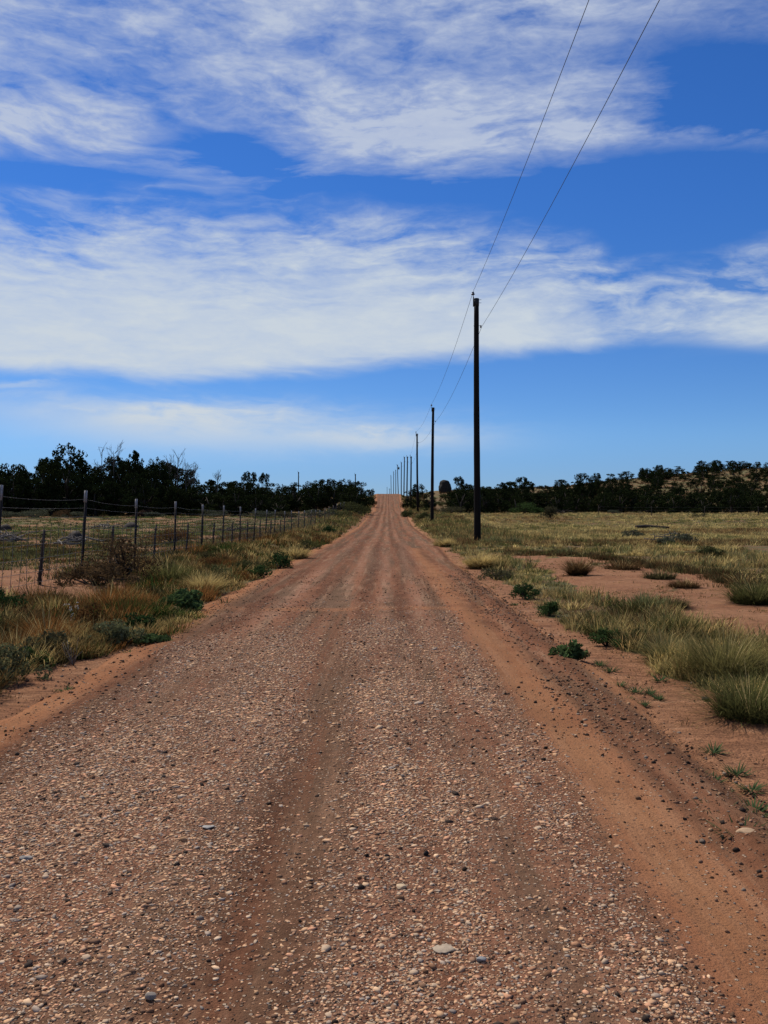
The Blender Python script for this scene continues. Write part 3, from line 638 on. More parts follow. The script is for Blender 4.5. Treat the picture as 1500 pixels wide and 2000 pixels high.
# tall bunchgrass clumps that stand out
def clump(x_, y_, w, h, c, label, n=500, group='bunchgrass clumps'):
    n = int(n * 1.7)
    X_, Y_ = at(x_, y_); b = MB(); az = R.uniform(0, 6.28, n); rr = np.sqrt(R.uniform(0, 1, n)) * w * .32
    cc = np.array(c) * R.uniform(.5, 1.35, (n, 1))
    b.blades(np.stack([np.cos(az) * rr, np.sin(az) * rr, 0 * rr - .01], 1), az + R.normal(0, .7, n), (rr / (w * .32)) * R.uniform(.2, 1.15, n), h * R.uniform(.35, 1.15, n), np.full(n, .0018 + .00055 * Y_) * R.uniform(.7, 1.3, n), cc * .6, cc * np.array((1.3, 1.2, 1.0)), R.uniform(.05, .9, n))
    sn_ = 24; sa = R.uniform(0, 6.28, sn_); b.blades(np.stack([np.cos(sa) * w * .1, np.sin(sa) * w * .1, 0 * sa], 1), sa, R.uniform(.1, .8, sn_), h * R.uniform(.9, 1.45, sn_), np.full(sn_, .003 + .0004 * Y_), np.tile(TAN, (sn_, 1)), np.tile(STRAW * 1.1, (sn_, 1)), R.uniform(.1, .5, sn_))
    tag(b.obj('bunchgrass', M_grass, loc=(X_, Y_, gz(X_, Y_))), label, 'grass clump', group)
clump(1465, 1400, .75, .42, OLIVE * .9, 'drooping green bunchgrass at the right photo edge, lowest of the verge', 900)
clump(1415, 1325, .75, .55, OLIVE * .8 + TAN * .2, 'large olive bunchgrass with long seed stalks behind the drooping one', 1000)
clump(1300, 1290, .5, .32, SAGE * .8, 'pale green tuft in the verge left of the large olive bunchgrass', 500)
clump(1300, 1186, .95, .22, DARK * 1.3, 'wide low dark tussock lying on bare red ground', 700)
clump(1478, 1178, 1.1, .45, OLIVE * .75, 'big dark green tussock at the right end of the bare red patch', 1000)
clump(1128, 1124, .6, .5, BROWN, 'dark upright tussock at the left end of the bare red patch', 600)
clump(1335, 1146, .9, .2, BROWN * .9, 'flat brown tussock in the middle of the bare red patch', 400)
clump(1288, 1130, 1.0, .25, DARK * 1.4, 'low dark tussock near the far rim of the bare red patch', 400)
clump(1215, 1112, 1.4, .3, BROWN * .9, 'brown tussock at the far rim, left of the low dark one', 400)
clump(398, 1160, .7, .5, STRAW * .9, 'pale golden bunchgrass leaning over the left road edge', 800)
clump(578, 1093, 1.0, .55, STRAW * .85, 'golden bunchgrass at the left road edge farther up the road', 500)
clump(940, 1110, 1.0, .55, STRAW, 'bright golden bunchgrass just right of the nearest utility pole foot', 700)
clump(868, 1068, 1.2, .5, STRAW * .85, 'golden bunchgrass at the verge left of the nearest utility pole', 500)
clump(90, 1268, .55, .5, RUST * .9, 'rust brown bunchgrass in the left verge beside white flowers', 700)
clump(30, 1290, .5, .4, TAN * .7, 'tan bunchgrass in the left verge behind the round green bush', 500)
clump(210, 1200, .9, .55, RUST, 'rust brown bunchgrass in the left verge below the fence posts', 800)
clump(330, 1145, 1.0, .65, OLIVE * .8, 'tall green bunchgrass in the left verge below the fence', 800)
# white flowers in the left verge
X_, Y_ = at(145, 1235); t = empty('white_wildflower', (X_, Y_, gz(X_, Y_)))
b = MB(); f_ = MB()
for i in range(17):
    e = np.array([R.normal(0, .09), R.normal(0, .06), R.uniform(.16, .40)]); b.tube([(0, 0, -.02), e * (.5, .5, .6), e], [.004, .003, .002], 5, (.1, .14, .05))
    n = 7; f_.leaves(e + R.normal(0, .008, (n, 3)), rand_dir(n), np.full(n, .009), np.full((n, 3), .62))
b.obj('stem', M_leaf, t); f_.obj('blossom', M_petal, t); tag(t, 'cluster of small white flowers in the left verge grass', 'flower')
# dead sprig on the left sand
X_, Y_ = at(143, 1300); b = MB()
for i in range(9):
    a_ = R.uniform(0, 6.28); e = np.array([math.cos(a_) * .13, math.sin(a_) * .1, R.uniform(.12, .32)]); b.tube([(0, 0, -.01), e * .5 + R.normal(0, .01, 3), e], [.004, .003, .0015], 5)
tag(b.obj('dead_sprig', M_dead, loc=(X_, Y_, gz(X_, Y_))), 'bare dead sprig sticking out of the left sandy shoulder', 'dead plant')
# seed stalks
# single rocks one can point at
def rock(x_, y_, w, h, c, label, seed, name='rock', onroad=False):
    X_, Y_ = at(x_, y_); Q_ = np.random.default_rng(seed); b = MB()
    import bmesh
    bm = bmesh.new(); bmesh.ops.create_icosphere(bm, subdivisions=3, radius=1)
    V = np.array([v.co[:] for v in bm.verts]); Fc = [[v.index for v in f.verts] for f in bm.faces]; bm.free()
    for _ in range(7):
        n = Q_.normal(size=3); n /= np.linalg.norm(n); d = Q_.uniform(.55, .85); pr = V @ n; V = V - np.outer(np.clip(pr - d, 0, None), n)
    V = V * (w * .5, w * .38, h * .5) * (1 + .05 * fbm(V[:, :1] * 3 + 9, V[:, 1:2] * 3 + V[:, 2:] * 2, seed)); V[:, 2] += h * .36
    z = float(road_surface(X_, Y_)) if onroad else gz(X_, Y_)
    b.add(V, None, Fc, c); o = b.obj(name, M_stone, smooth=True, loc=(X_, Y_, z)); return tag(o, label, 'rock')
rock(1458, 1642, .12, .075, (.42, .28, .17), 'pale tan stone beside a green weed on the right sand', 1)
rock(870, 1872, .09, .014, (.40, .31, .22), 'flat tan slab of stone lying in the road gravel', 2, onroad=True)
rock(294, 1965, .036, .03, (.30, .25, .20), 'grey rounded stone with a dark underside low in the road', 3, onroad=True)
rock(782, 1748, .05, .02, (.52, .38, .24), 'flat cream stone near the middle of the road', 4, onroad=True)
rock(940, 1892, .04, .018, (.26, .25, .24), 'grey oval stone right of the flat tan slab', 5, onroad=True)
rock(832, 1682, .025, .026, (.03, .028, .027), 'black pebble standing upright in the road centre', 6, onroad=True)
rock(756, 1687, .025, .02, (.035, .03, .028), 'black pebble just left of the upright one', 7, onroad=True)
rock(1272, 1435, .05, .035, (.035, .03, .028), 'black stone on the sand above the narrow green weed', 8)
rock(1377, 1368, .065, .04, (.06, .045, .04), 'small dark stone on sand in front of the drooping bunchgrass', 9)
rock(1078, 1270, .07, .03, (.36, .24, .19), 'small pinkish stone beside the bright leafy weed', 10)
rock(408, 1628, .07, .014, (.36, .33, .29), 'long pale grey stone in the left half of the road', 12, onroad=True)
rock(50, 1692, .06, .02, (.27, .24, .21), 'grey flat stone near the left edge of the road', 13, onroad=True)

# ------------------------------------------------------------------ fence on the left
LX = -6.25
fence = tag(empty('wire_fence', (LX, 15, gz(LX, 15))), 'barbed and woven wire fence on leaning steel posts left of the road', 'fence')
fl = Vector(fence.location)
def tpost(x, y, h, tall, lean):
    b = MB(); z0 = gz(x, y); t = np.array([[1, 0, lean], [0, 1, .01], [-lean, 0, 1]])
    L = h * .5 + .06; c = np.array([lean * h * .5, 0, h * .5 - .06])
    if tall:
        b.box(c, (.028, .005, L), tilt=t); b.box(c + np.array([0, -.022, 0]), (.005, .019, L), tilt=t)
        for i in range(int(h / .07)):
            s_ = .1 + i * .07; b.box((lean * s_, .009, s_), (.012, .005, .012), tilt=t)
    else:
        for k in range(5):
            pass
        P = [(lean * h * s_ + .008 * math.sin(s_ * 9 + x + y), .006 * math.cos(s_ * 7), -.08 + (h + .08) * s_) for s_ in (0, .25, .5, .75, 1)]
        b.tube(P, [.035, .032, .030, .028, .024], 7)
        for i in range(int(h / .12)):
            s_ = .08 + i * .12; b.box((lean * s_, -.01, s_), (.042, .012, .012), tilt=t)
    o = b.obj('post', M_steel if tall else M_bark, fence); o.location = Vector((x, y, z0)) - fl
    if tall:
        o['label'] = 'tall steel post with whitened tip'
        k = MB(); hc = h * .068; k.box((lean * (h - hc) , -.008, h - hc), (.027, .024, hc), tilt=t); k.obj('post_tip', M_cap, o)
    else: o['label'] = 'short dark wooden post'
    return o
tall = [(-8, 1150, 13.8, 1.78), (158, 1155, 0, 1.78), (262, 1110, 0, 1.70), (340, 1093, 0, 1.66), (393, 1081, 0, 1.62), (434, 1077, 0, 1.62), (468, 1070, 0, 1.62), (495, 1060, 0, 1.58), (518, 1056, 0, 1.55), (536, 1052, 0, 1.55), (555, 1047, 0, 1.5), (568, 1043, 0, 1.5), (582, 1040, 0, 1.5), (594, 1036, 0, 1.5), (606, 1033, 0, 1.5), (615, 1031, 0, 1.5), (624, 1028, 0, 1.5), (634, 1025, 0, 1.5), (642, 1022, 0, 1.5), (650, 1019, 0, 1.5), (657, 1017, 0, 1.6), (664, 1014, 0, 1.6), (671, 1012, 0, 1.6)]
posts = []
for i, (x_, y_, yy, h) in enumerate(tall):
    Yp = yy or LX * F / (x_ - HX); ln = (.065, .055, .03, .025, .03, .04, .02)[i % 7]
    posts.append((Yp, h, ln)); tpost(LX, Yp, h, True, ln)
for (x_, h, ln) in [(75, 1.0, .10), (213, 1.05, .08), (299, 1.05, .07), (363, 1.02, .07), (415, 1.0, .06), (452, 1.0, .06), (482, 1.0, .04), (507, 1.0, .04), (528, 1.0, .04), (547, 1.0, .02)]:
    tpost(LX - .12, (LX - .12) * F / (x_ - HX), h, False, ln)
# wires strung between the posts
zs = lambda Y: gz(LX, Y)
def strand(b, frac, r, sag, y_to=None, wob=0.0, barbs=False):
    for (a_, b_) in zip(posts[:-1], posts[1:]):
        pts = []
        for s_ in np.linspace(0, 1, 7):
            Yc = a_[0] + (b_[0] - a_[0]) * s_; hh = (a_[1] + (b_[1] - a_[1]) * s_) * frac
            zc = zs(a_[0]) * (1 - s_) + zs(b_[0]) * s_
            pts.append((LX - fl[0] + .03 + frac * .06 + R.normal(0, wob), Yc - fl[1], zc + hh - sag * 4 * s_ * (1 - s_) - fl[2]))
        b.tube(pts, r, 4, cap=False)
        if barbs:
            for s_ in np.linspace(.04, .96, 16):
                i = s_ * 6; j = int(i); p_ = np.array(pts[j]) * (1 - i + j) + np.array(pts[min(j + 1, 6)]) * (i - j); d = rand_dir(1)[0] * .018; b.tube([p_ - d, p_ + d], r * .8, 3, cap=False)
for fr, sg in ((.90, .07), (.80, .03)):
    b = MB(); strand(b, fr, .0024, sg * .6, barbs=True); b.obj('barbed_wire', M_wire, fence)
b = MB()
for fr in (.06, .17, .30, .44, .57, .70): strand(b, fr, .0036, .01, wob=.008)
Yc = 12.0
while Yc < 75:
    z0 = zs(Yc); b.tube([(LX - fl[0] + .03, Yc - fl[1], z0 + .03 - fl[2]), (LX - fl[0] + .06 + R.normal(0, .01), Yc + R.normal(0, .02) - fl[1], z0 + .60 - fl[2]), (LX - fl[0] + .08, Yc - fl[1] + R.normal(0, .02), z0 + 1.13 - fl[2])], .0045, 4, cap=False); Yc += .33
b.obj('woven_wire', M_wire, fence)

# ------------------------------------------------------------------ utility poles and wires
def utility_pole(x, y, ztop, leanx, label, near=False, transformer=False, r0=.185, r1=.13, crossarm=False, lefty=False):
    z0 = gz(x, y); t = empty('utility_pole', (x, y, z0)); H = ztop - z0
    b = MB(); n = 20 if near else 9; K = 14 if near else 5
    s_ = np.linspace(0, 1, K); cr = .03 * np.sin(s_ * 5 + x * 3) * (1 if near else 2)
    P = np.stack([leanx * s_ + cr * .4, 0 * s_, -.4 + (H + .4) * s_], 1); b.tube(P, (r0 + (r1 - r0) * s_) * (1 + .02 * np.sin(s_ * 37)), n)
    b.obj('pole_shaft', M_pole, t, smooth=False)
    e = P[-1]
    if crossarm:
        b = MB(); b.box(e + np.array([0, -.16, -.6]), (1.1, .05, .06)); b.obj('crossarm', M_pole, t); return tag(t, label, 'utility pole', 'utility poles running along the right of the road'), None, None
    b = MB(); px_ = -r1 - .03                                        # pole-top pin on the left
    b.box(e + np.array([px_, 0, -.18]), (.025, .04, .24)); b.tube([e + np.array([px_, 0, .0]), e + np.array([px_ - .02, 0, .22])], [.022, .016], 8)
    for dz in (-.06, -.22): b.tube([e + np.array([-r1 - .05, 0, dz]), e + np.array([r1 + .13, 0, dz - .01])], .011, 6)
    b2 = MB(); b2.tube([e + np.array([-r1 - .03, 0, -1.42]), e + np.array([r1 + .11, 0, -1.42])], .014, 6); b2.obj('neutral_bolt', M_gal, t)
    b.tube([e + np.array([0, 0, -.40]), e + np.array([0, 0, -.02])], [r1 * 1.07, r1 * 1.13], n)
    b.obj('pin_bracket', M_gal, t)
    b = MB(); c = e + np.array([px_ - .025, 0, .0])
    b.tube([c + (0, 0, .18), c + (0, 0, .215), c + (0, 0, .235), c + (0, 0, .26), c + (0, 0, .285), c + (0, 0, .33), c + (0, 0, .35)], [.05, .105, .10, .055, .065, .06, .03], 12)
    b.obj('insulator', M_por, t, smooth=False)
    b = MB(); q = e + np.array([r1 + .10, 0, -1.42]); b.tube([q + (0, 0, .03), q + (0, 0, 0), q + (0, 0, -.04), q + (0, 0, -.11)], [.03, .045, .032, .04], 10); b.obj('neutral_spool', M_por, t)
    if transformer:
        b = MB(); q = e + np.array([r1 + .42, -.1, -2.0]); b.tube([q, q + (0, 0, .1), q + (0, 0, .95), q + (0, 0, 1.05)], [.20, .27, .27, .22], 12); b.box(q + np.array([-.3, 0, .5]), (.12, .05, .3))
        b.tube([q + (0, 0, 1.05), q + (-.1, 0, 1.45)], [.05, .04], 8); b.obj('transformer', M_gal, t)
        b = MB(); b.tube([e + np.array([0, 0, -.2]), e + np.array([-.7, 0, .25])], [.05, .03], 6); b.obj('fuse_arm', M_gal, t)
    tag(t, label, 'utility pole', 'utility poles running along the right of the road')
    w = Vector((x, y, z0))
    return t, w + Vector(c) + Vector((0, 0, .34)), w + Vector(e) + Vector((r1 + .16, 0, -1.45))
PD = [  # distance, base px x, top px x, top px y, label
    (45.3, 932, 930.5, 583, 'nearest and tallest dark utility pole, rising from dry grass right of the road'),
    (92.2, 843.5, 846, 796, 'second dark utility pole, leaning slightly right, beyond the nearest pole'),
    (139.8, 816, 814.4, 847, 'third utility pole, in front of the round dark tree'),
    (200, 802.5, 802.8, 891.5, 'fourth utility pole, the first of the three tops standing close together'),
    (238, 794.8, 795.6, 891.8, 'fifth utility pole, middle of three close together tops'),
    (287, 789, 789.8, 892.5, 'sixth utility pole, left of three close together tops'),
    (332, 783.8, 783.8, 903, 'seventh utility pole, thin, just right of the one with the transformer'),
    (378, 778, 776.4, 908, 'utility pole carrying a transformer can near the road crest'),
    (425, 773, 773, 918, 'thin far utility pole left of the transformer pole'),
    (472, 768.8, 768.8, 921, 'thin far utility pole, second left of the transformer pole'),
    (520, 764, 763.6, 928.5, 'thin far utility pole, third left of the transformer pole')]
tops = []
for i, (d, bx_, tx_, ty_, lb) in enumerate(PD):
    xb = (bx_ - HX) / F * d; xt = (tx_ - HX) / F * d; zt = EYE + (HY - ty_) / F * d
    t, a_, b_ = utility_pole(xb, d, zt, xt - xb, lb, near=i < 2, transformer=(i == 7), r0=.185 if i < 3 else .20, r1=.125 if i < 3 else .15)
    tops.append((a_, b_))
for (d, x_, y_, ca, lb) in [(700, 761, 954, True, 'tiny farthest pole with a crossarm showing over the road crest'), (780, 756, 951, False, 'tiny farthest pole standing left of the crossarm pole over the road crest')]:
    X_ = (x_ - HX) / F * d; utility_pole(X_, d, EYE + (HY - y_) / F * d, 0, lb, crossarm=ca, r0=.2, r1=.16)
for (d, x_, y_, lb) in [(260, 583, 922, 'lone pole top showing above the dark trees left of the road'), (255, 694, 926, 'lone pole top above the trees closest to the road on the left')]:
    X_ = (x_ - HX) / F * d; t, _, _ = utility_pole(X_, d, EYE + (HY - y_) / F * d, 0, lb, r0=.17, r1=.14); t['group'] = 'lone poles above the left trees'
def span(b, p, q, sag, r, n=24):
    s_ = np.linspace(0, 1, n)[:, None]; P = np.array(p) * (1 - s_) + np.array(q) * s_; P[:, 2] -= (4 * sag * s_ * (1 - s_))[:, 0]; b.tube(P, r, 5, cap=False)
first = [(Vector((4.15, -2.5, 13.0)), Vector((4.95, -2.5, 11.5)))]
for k, (nm, lb) in enumerate((('power_line', 'upper power line strung over the pole top insulators'), ('neutral_line', 'lower power line fixed to the right side of the poles'))):
    b = MB(); pts = [first[0][k]] + [t[k] for t in tops if t[k] is not None]
    for i, (p_, q_) in enumerate(zip(pts[:-1], pts[1:])): span(b, p_, q_, .55, .0085 if i == 0 else .010)
    tag(b.obj(nm, M_cond), lb, 'power line', 'power lines')

# ------------------------------------------------------------------ trees
def tree_template(seed, style):
    """unit tree (height 1, width about 1): bark mesh and crown mesh"""
    q = np.random.default_rng(seed); b = MB(); k = MB()
    K = {'round': 42, 'tall': 36, 'ragged': 34, 'bush': 34}[style]
    lo = {'round': .07, 'tall': .06, 'ragged': .10, 'bush': .04}[style]
    cs = []
    for i in range(K):
        t = q.uniform(0, 1) ** 1.15; z = lo + (.93 - lo) * t
        prof = {'round': math.sqrt(max(0, 1 - ((z - .44) / .56) ** 2)) * .46, 'tall': .40 * (1 - ((z - lo) / (1.06 - lo)) ** 1.5) + .05, 'ragged': .42 * math.sqrt(max(0, 1 - ((z - .42) / .60) ** 2)) + .03, 'bush': .50 * math.sqrt(max(0, 1 - ((z - .30) / .70) ** 2))}[style]
        a = q.uniform(0, 6.28); r = prof * q.uniform(.35, 1.0) ** .7; cs.append((r * math.cos(a), r * math.sin(a), z, q.uniform(.075, .155) * (1.1 - .35 * t)))
    for i in range(7 if style != 'bush' else 4):                       # leader shoots on the outline
        a = q.uniform(0, 6.28); r = q.uniform(.02, .28); z = .98 - r * r * 2.2 - q.uniform(0, .05); cs.append((r * math.cos(a), r * math.sin(a), z, .045))
    cs = np.array(cs)
    main = np.array([(0, 0, -.04), (.02 * q.normal(), .02 * q.normal(), .15), (.04 * q.normal(), .04 * q.normal(), .42), (.05 * q.normal(), .05 * q.normal(), .82)])
    b.tube(main, [.045, .035, .022, .006], 7)
    for i in range(9):
        c = cs[q.integers(0, K)][:3]; s_ = q.uniform(.1, .55); st = main[1] * (1 - s_) + main[2] * s_; st = st * min(1, c[2] / (st[2] + .01)); m_ = (st + c) / 2 + q.normal(0, .02, 3); b.tube([st, m_, c], [.018, .011, .004], 5)
    for i in range(5):                                                  # bare lower twigs
        a = q.uniform(0, 6.28); s0 = main[1] * q.uniform(.4, 1.2); e_ = s0 + np.array([math.cos(a) * .3, math.sin(a) * .3, q.uniform(-.02, .12)]); b.tube([s0, (s0 + e_) / 2 + q.normal(0, .015, 3), e_], [.009, .006, .002], 4)
    n = 3800; w = cs[:, 3] ** 2; i = q.choice(len(cs), n, p=w / w.sum()); d = rand_dir(n); rr = q.uniform(.25, 1, n)[:, None] ** .5
    P = cs[i, :3] + d * rr * cs[i, 3:4] * np.array([1.15, 1.15, .8]); nr = d + rand_dir(n) * .9; nr /= np.linalg.norm(nr, axis=1)[:, None]
    base = np.array((.018, .026, .010)); yl = q.uniform(0, 1, len(cs))[:, None]; cc = (base * (1 - .4 * yl) + np.array((.040, .044, .014)) * .4 * yl)[i] * q.uniform(.55, 1.5, (n, 1))
    k.leaves(P, nr, q.uniform(.016, .036, n), cc, 1.7)
    return b, k
TEMPL = []
for i, st in enumerate(['round', 'ragged', 'tall', 'bush', 'round', 'ragged', 'bush', 'tall']):
    b, k = tree_template(100 + i, st); t = empty('juniper_tree', (0, 0, 0)); b.obj('trunk', M_bark, t); k.obj('crown', M_crown, t); t['_used'] = 0; TEMPL.append(t)
KIND = {'round': [0, 4], 'ragged': [1, 5], 'tall': [2, 7], 'bush': [3, 6]}
def tree(x, y, h, w, kind, label, group):
    i = random.choice(KIND[kind]); t = TEMPL[i]
    loc = (x, y, gz(x, y) - .03); rz = random.uniform(0, 6.28); sc = (w, w * random.uniform(.85, 1.1), h)
    if t['_used']: o = dup(t, loc, rz, sc)
    else: o = t; t['_used'] = 1; o.location = loc; o.rotation_euler = (0, 0, rz); o.scale = sc
    o['_used'] = 1; return tag(o, label, 'tree', group)
def tree_px(x_, ytop, d, wpx, kind, label, group, hmin=1.0):
    X_ = (x_ - HX) / F * d; zt = EYE + (HY - ytop) / F * d; h = max(hmin, zt - gz(X_, d)); return tree(X_, d, h, wpx / F * d, kind, label, group)
GL = 'dark junipers massed behind the left field'; GH = 'junipers on the red hill at right'; GB = 'dark junipers massed behind the right field'
def zl(x, front):
    z = ['left of the tallest round tree', 'around the foot of the tallest round tree', 'below the two bare snags', 'around the grey dead trees', 'under the low dip right of the dead trees', 'below the small open crowned trees', 'above the red bank', 'beside the left road cut'][int(np.searchsorted([90, 178, 290, 390, 455, 545, 640], x))]
    return 'dark juniper %s %s' % ({0: 'in the front row', 1: 'in the second row', 2: 'at the back'}[front], z)
def zr(x, front):
    z = ['beside the nearest utility pole', 'behind the bright green bush', 'below the broad rounded tree', 'below the low saddle of the hill', 'at the foot of the climbing ridge', 'at the foot of the right hilltop'][int(np.searchsorted([960, 1085, 1180, 1280, 1370], x))]
    return 'dark juniper %s %s' % ({0: 'in the front row', 1: 'in the second row', 2: 'high up at the back', 3: 'on the red slope'}[front], z)
# named trees of the left skyline
for a_ in [(132, 866, 112, 100, 'round', 'tallest round crowned dark tree in the left tree line'),
           (95, 892, 118, 60, 'ragged', 'dark tree leaning against the left side of the tallest one'),
           (262, 878, 116, 62, 'tall', 'tall ragged dark tree with spiky tops right of the bare branched snags'),
           (225, 888, 122, 60, 'ragged', 'dark tree directly behind the two tall bare snags'),
           (308, 893, 118, 60, 'round', 'dark tree between the ragged tall tree and the grey dead tree'),
           (487, 919, 128, 44, 'ragged', 'small open crowned tree rising above the middle of the left tree line'),
           (515, 922, 131, 36, 'ragged', 'open crowned tree touching the right of the small risen one'),
           (700, 939, 178, 64, 'round', 'dark rounded tree overhanging the road cut on the left'),
           (672, 935, 175, 56, 'round', 'dark tree just left of the one at the road cut'),
           (640, 934, 170, 60, 'ragged', 'dark tree on the red bank, third from the road at left'),
           (723, 954, 215, 26, 'bush', 'small dark bushy tree nearest the road crest on the left'),
           (20, 904, 112, 90, 'round', 'broad dark tree cut by the left edge of the photo')]:
    tree_px(*a_, GL)
SK = [(-40, 905), (0, 905), (40, 908), (65, 898), (90, 888), (170, 890), (182, 912), (200, 905), (225, 895), (270, 890), (300, 900), (325, 898), (345, 905), (375, 920), (400, 926), (430, 934), (465, 932), (500, 932), (530, 937), (560, 941), (600, 938), (640, 938), (690, 944), (712, 955), (724, 962)]
skf = lambda x: np.interp(x, [p[0] for p in SK], [p[1] for p in SK])
for row, (d0, d1, n, off) in enumerate([(108, 114, 26, (14, 48)), (118, 128, 28, (4, 26)), (135, 150, 26, (0, 14))]):
    for j in range(n):
        x_ = -30 + (j + R.uniform(.1, .9)) * (585 if row < 2 else 745) / n
        d = R.uniform(d0, d1); tree_px(x_, skf(x_) + R.uniform(*off), d, R.uniform(44, 84), ['round', 'ragged', 'bush', 'tall'][R.integers(0, 4)],
                                       zl(x_, row), GL, 2.0)
for j in range(16):
    x_ = R.uniform(545, 700); d = R.uniform(168, 215); tree_px(x_, skf(x_) + R.uniform(2, 14), d, R.uniform(26, 52), ['round', 'ragged', 'bush'][j % 3], 'dark juniper on the red bank left of the road cut', GL, 1.5)
for j, (x_, y_, w_) in enumerate([(575, 985, 26), (603, 992, 22), (540, 990, 40), (560, 985, 30), (622, 986, 20)]):
    X_ = (x_ - HX) / F * 150; tree(X_, 150, 2.6, w_ / F * 170, 'bush', 'low dark bush in front of the red bank on the left', GL)
# right side: base band, hill slope, ridge
for a_ in [(817, 944, 178, 38, 'round', 'round dark tree beside the third utility pole'), (796, 957, 208, 24, 'bush', 'small dark bush right of the far poles at the crest'),
           (897, 929, 160, 36, 'ragged', 'dark tree left of the nearest utility pole with a ragged top'), (838, 958, 170, 26, 'bush', 'small dark bush between the round tree and the boulder'),
           (1138, 923, 152, 54, 'round', 'broad rounded dark tree above the middle of the right field'), (1253, 913, 225, 22, 'tall', 'small pointed tree beside the bare branch on the right ridge'),
           (1320, 910, 228, 34, 'ragged', 'dark tree standing clear of the ridge left of the hilltop group'), (1290, 917, 222, 44, 'round', 'dense dark tree where the right ridge begins to climb'),
           (1020, 930, 165, 40, 'ragged', 'dark tree with a pointed top between pole and green bush')]:
    tree_px(*a_, GB if a_[0] < 1200 else GH)
SR = [(880, 945), (900, 934), (930, 940), (960, 942), (1000, 935), (1040, 938), (1060, 940), (1100, 932), (1140, 926), (1175, 940), (1200, 932), (1230, 926), (1290, 922), (1320, 920), (1350, 925), (1500, 920)]
srf = lambda x: np.interp(x, [p[0] for p in SR], [p[1] for p in SR])
for j in range(34):
    x_ = 893 + (j + R.uniform(0, 1)) * 640 / 34; d = R.uniform(134, 143); tree_px(x_, R.uniform(952, 972), d, R.uniform(40, 66), ['round', 'bush', 'ragged'][j % 3], zr(x_, 0), GB, 2.0)
for j in range(26):
    x_ = 893 + (j + R.uniform(0, 1)) * 640 / 26; d = R.uniform(146, 160); tree_px(x_, R.uniform(936, 962) if x_ < 1150 else R.uniform(950, 966), d, R.uniform(38, 60), ['round', 'bush', 'ragged', 'tall'][j % 4], zr(x_, 1), GB, 2.0)
for j in range(18):
    x_ = R.uniform(900, 1185); d = R.uniform(172, 205); tree_px(x_, srf(x_) + R.uniform(2, 16), d, R.uniform(28, 46), ['round', 'bush', 'ragged'][j % 3], zr(x_, 2), GB, 1.8)
for j in range(84):
    x_ = R.uniform(1130, 1530); d = R.uniform(165, 236); X_ = (x_ - HX) / F * d; tree(X_, d, R.uniform(2.0, 4.0), R.uniform(1.8, 3.8), ['round', 'bush', 'ragged'][j % 3], zr(x_, 3), GH)
for j, (x_, yt, w_) in enumerate([(1225, 922, 30), (1265, 922, 26), (1305, 915, 28), (1365, 912, 20), (1375, 908, 26), (1393, 904, 28), (1400, 900, 24), (1418, 902, 26), (1430, 901, 28), (1440, 903, 26), (1452, 902, 26), (1462, 906, 24), (1478, 908, 16)]):
    tree_px(x_, yt - 2, R.uniform(236, 243), w_ * 1.05, ['round', 'ragged', 'tall'][j % 3], 'dark juniper of the dense group on the right hilltop' if x_ > 1350 else 'dark juniper along the right ridge line', GH, 2.0)
# bare snags
M_snag = mat_simple('grey_snag_wood', (.10, .085, .075), scale=(20, 20, 4), var=.5)
def snag(x_, ytop, d, label, seed, spread=.35, dens=5, group='bare snags in the left tree line'):
    q = np.random.default_rng(seed); X_ = (x_ - HX) / F * d; z0 = gz(X_, d); h = EYE + (HY - ytop) / F * d - z0; t = empty('dead_snag', (X_, d, z0)); b = MB(); c = MB()
    b.tube([(0, 0, -.1), (.1 * q.normal(), 0, h * .45), (.2 * q.normal(), .1, h * .97)], [.12, .08, .025], 6)
    def br(p, dr, L, r, lv):
        p2 = p + dr * L * .5 + q.normal(0, .05 * L, 3); p3 = p + dr * L; c.tube([p, p2, p3], [r, r * .7, r * .4], 4, cap=False)
        if lv > 0:
            for _ in range(3):
                nd = dr + q.normal(0, .45, 3); nd[2] += .25; nd /= np.linalg.norm(nd); s_ = q.uniform(.35, 1); br(p + (p3 - p) * s_, nd, L * q.uniform(.4, .65), r * .55, lv - 1)
    for i in range(dens * 2):
        z = h * q.uniform(.45, .95); a = q.uniform(0, 6.28); dr = np.array([math.cos(a) * spread * 2, math.sin(a) * spread * 2, 1.0]); dr /= np.linalg.norm(dr); br(np.array([.1 * z / h, 0, z]), dr, h * .16, .035, 2)
    b.obj('trunk', M_snag, t); c.obj('branch', M_snag, t); return tag(t, label, 'dead tree', group)
snag(196, 875, 120, 'taller bare grey snag just right of the tallest left tree', 1)
snag(222, 877, 119, 'second bare grey snag, between the first snag and the ragged tree', 2)
snag(332, 892, 121, 'leftmost stem of the grey dead tree group', 3)
snag(347, 890, 121, 'middle stem of the grey dead tree group', 4)
snag(364, 892, 120, 'right stem of the grey dead tree group', 5)
snag(376, 905, 120, 'short bare snag at the right end of the dead tree group', 6)
snag(424, 927, 120, 'tiny bare snag in a dip of the left tree line', 7)
snag(1270, 914, 226, 'bare forked snag beside the pointed tree on the right ridge', 8, .6, 3, 'bare snag on the right ridge')

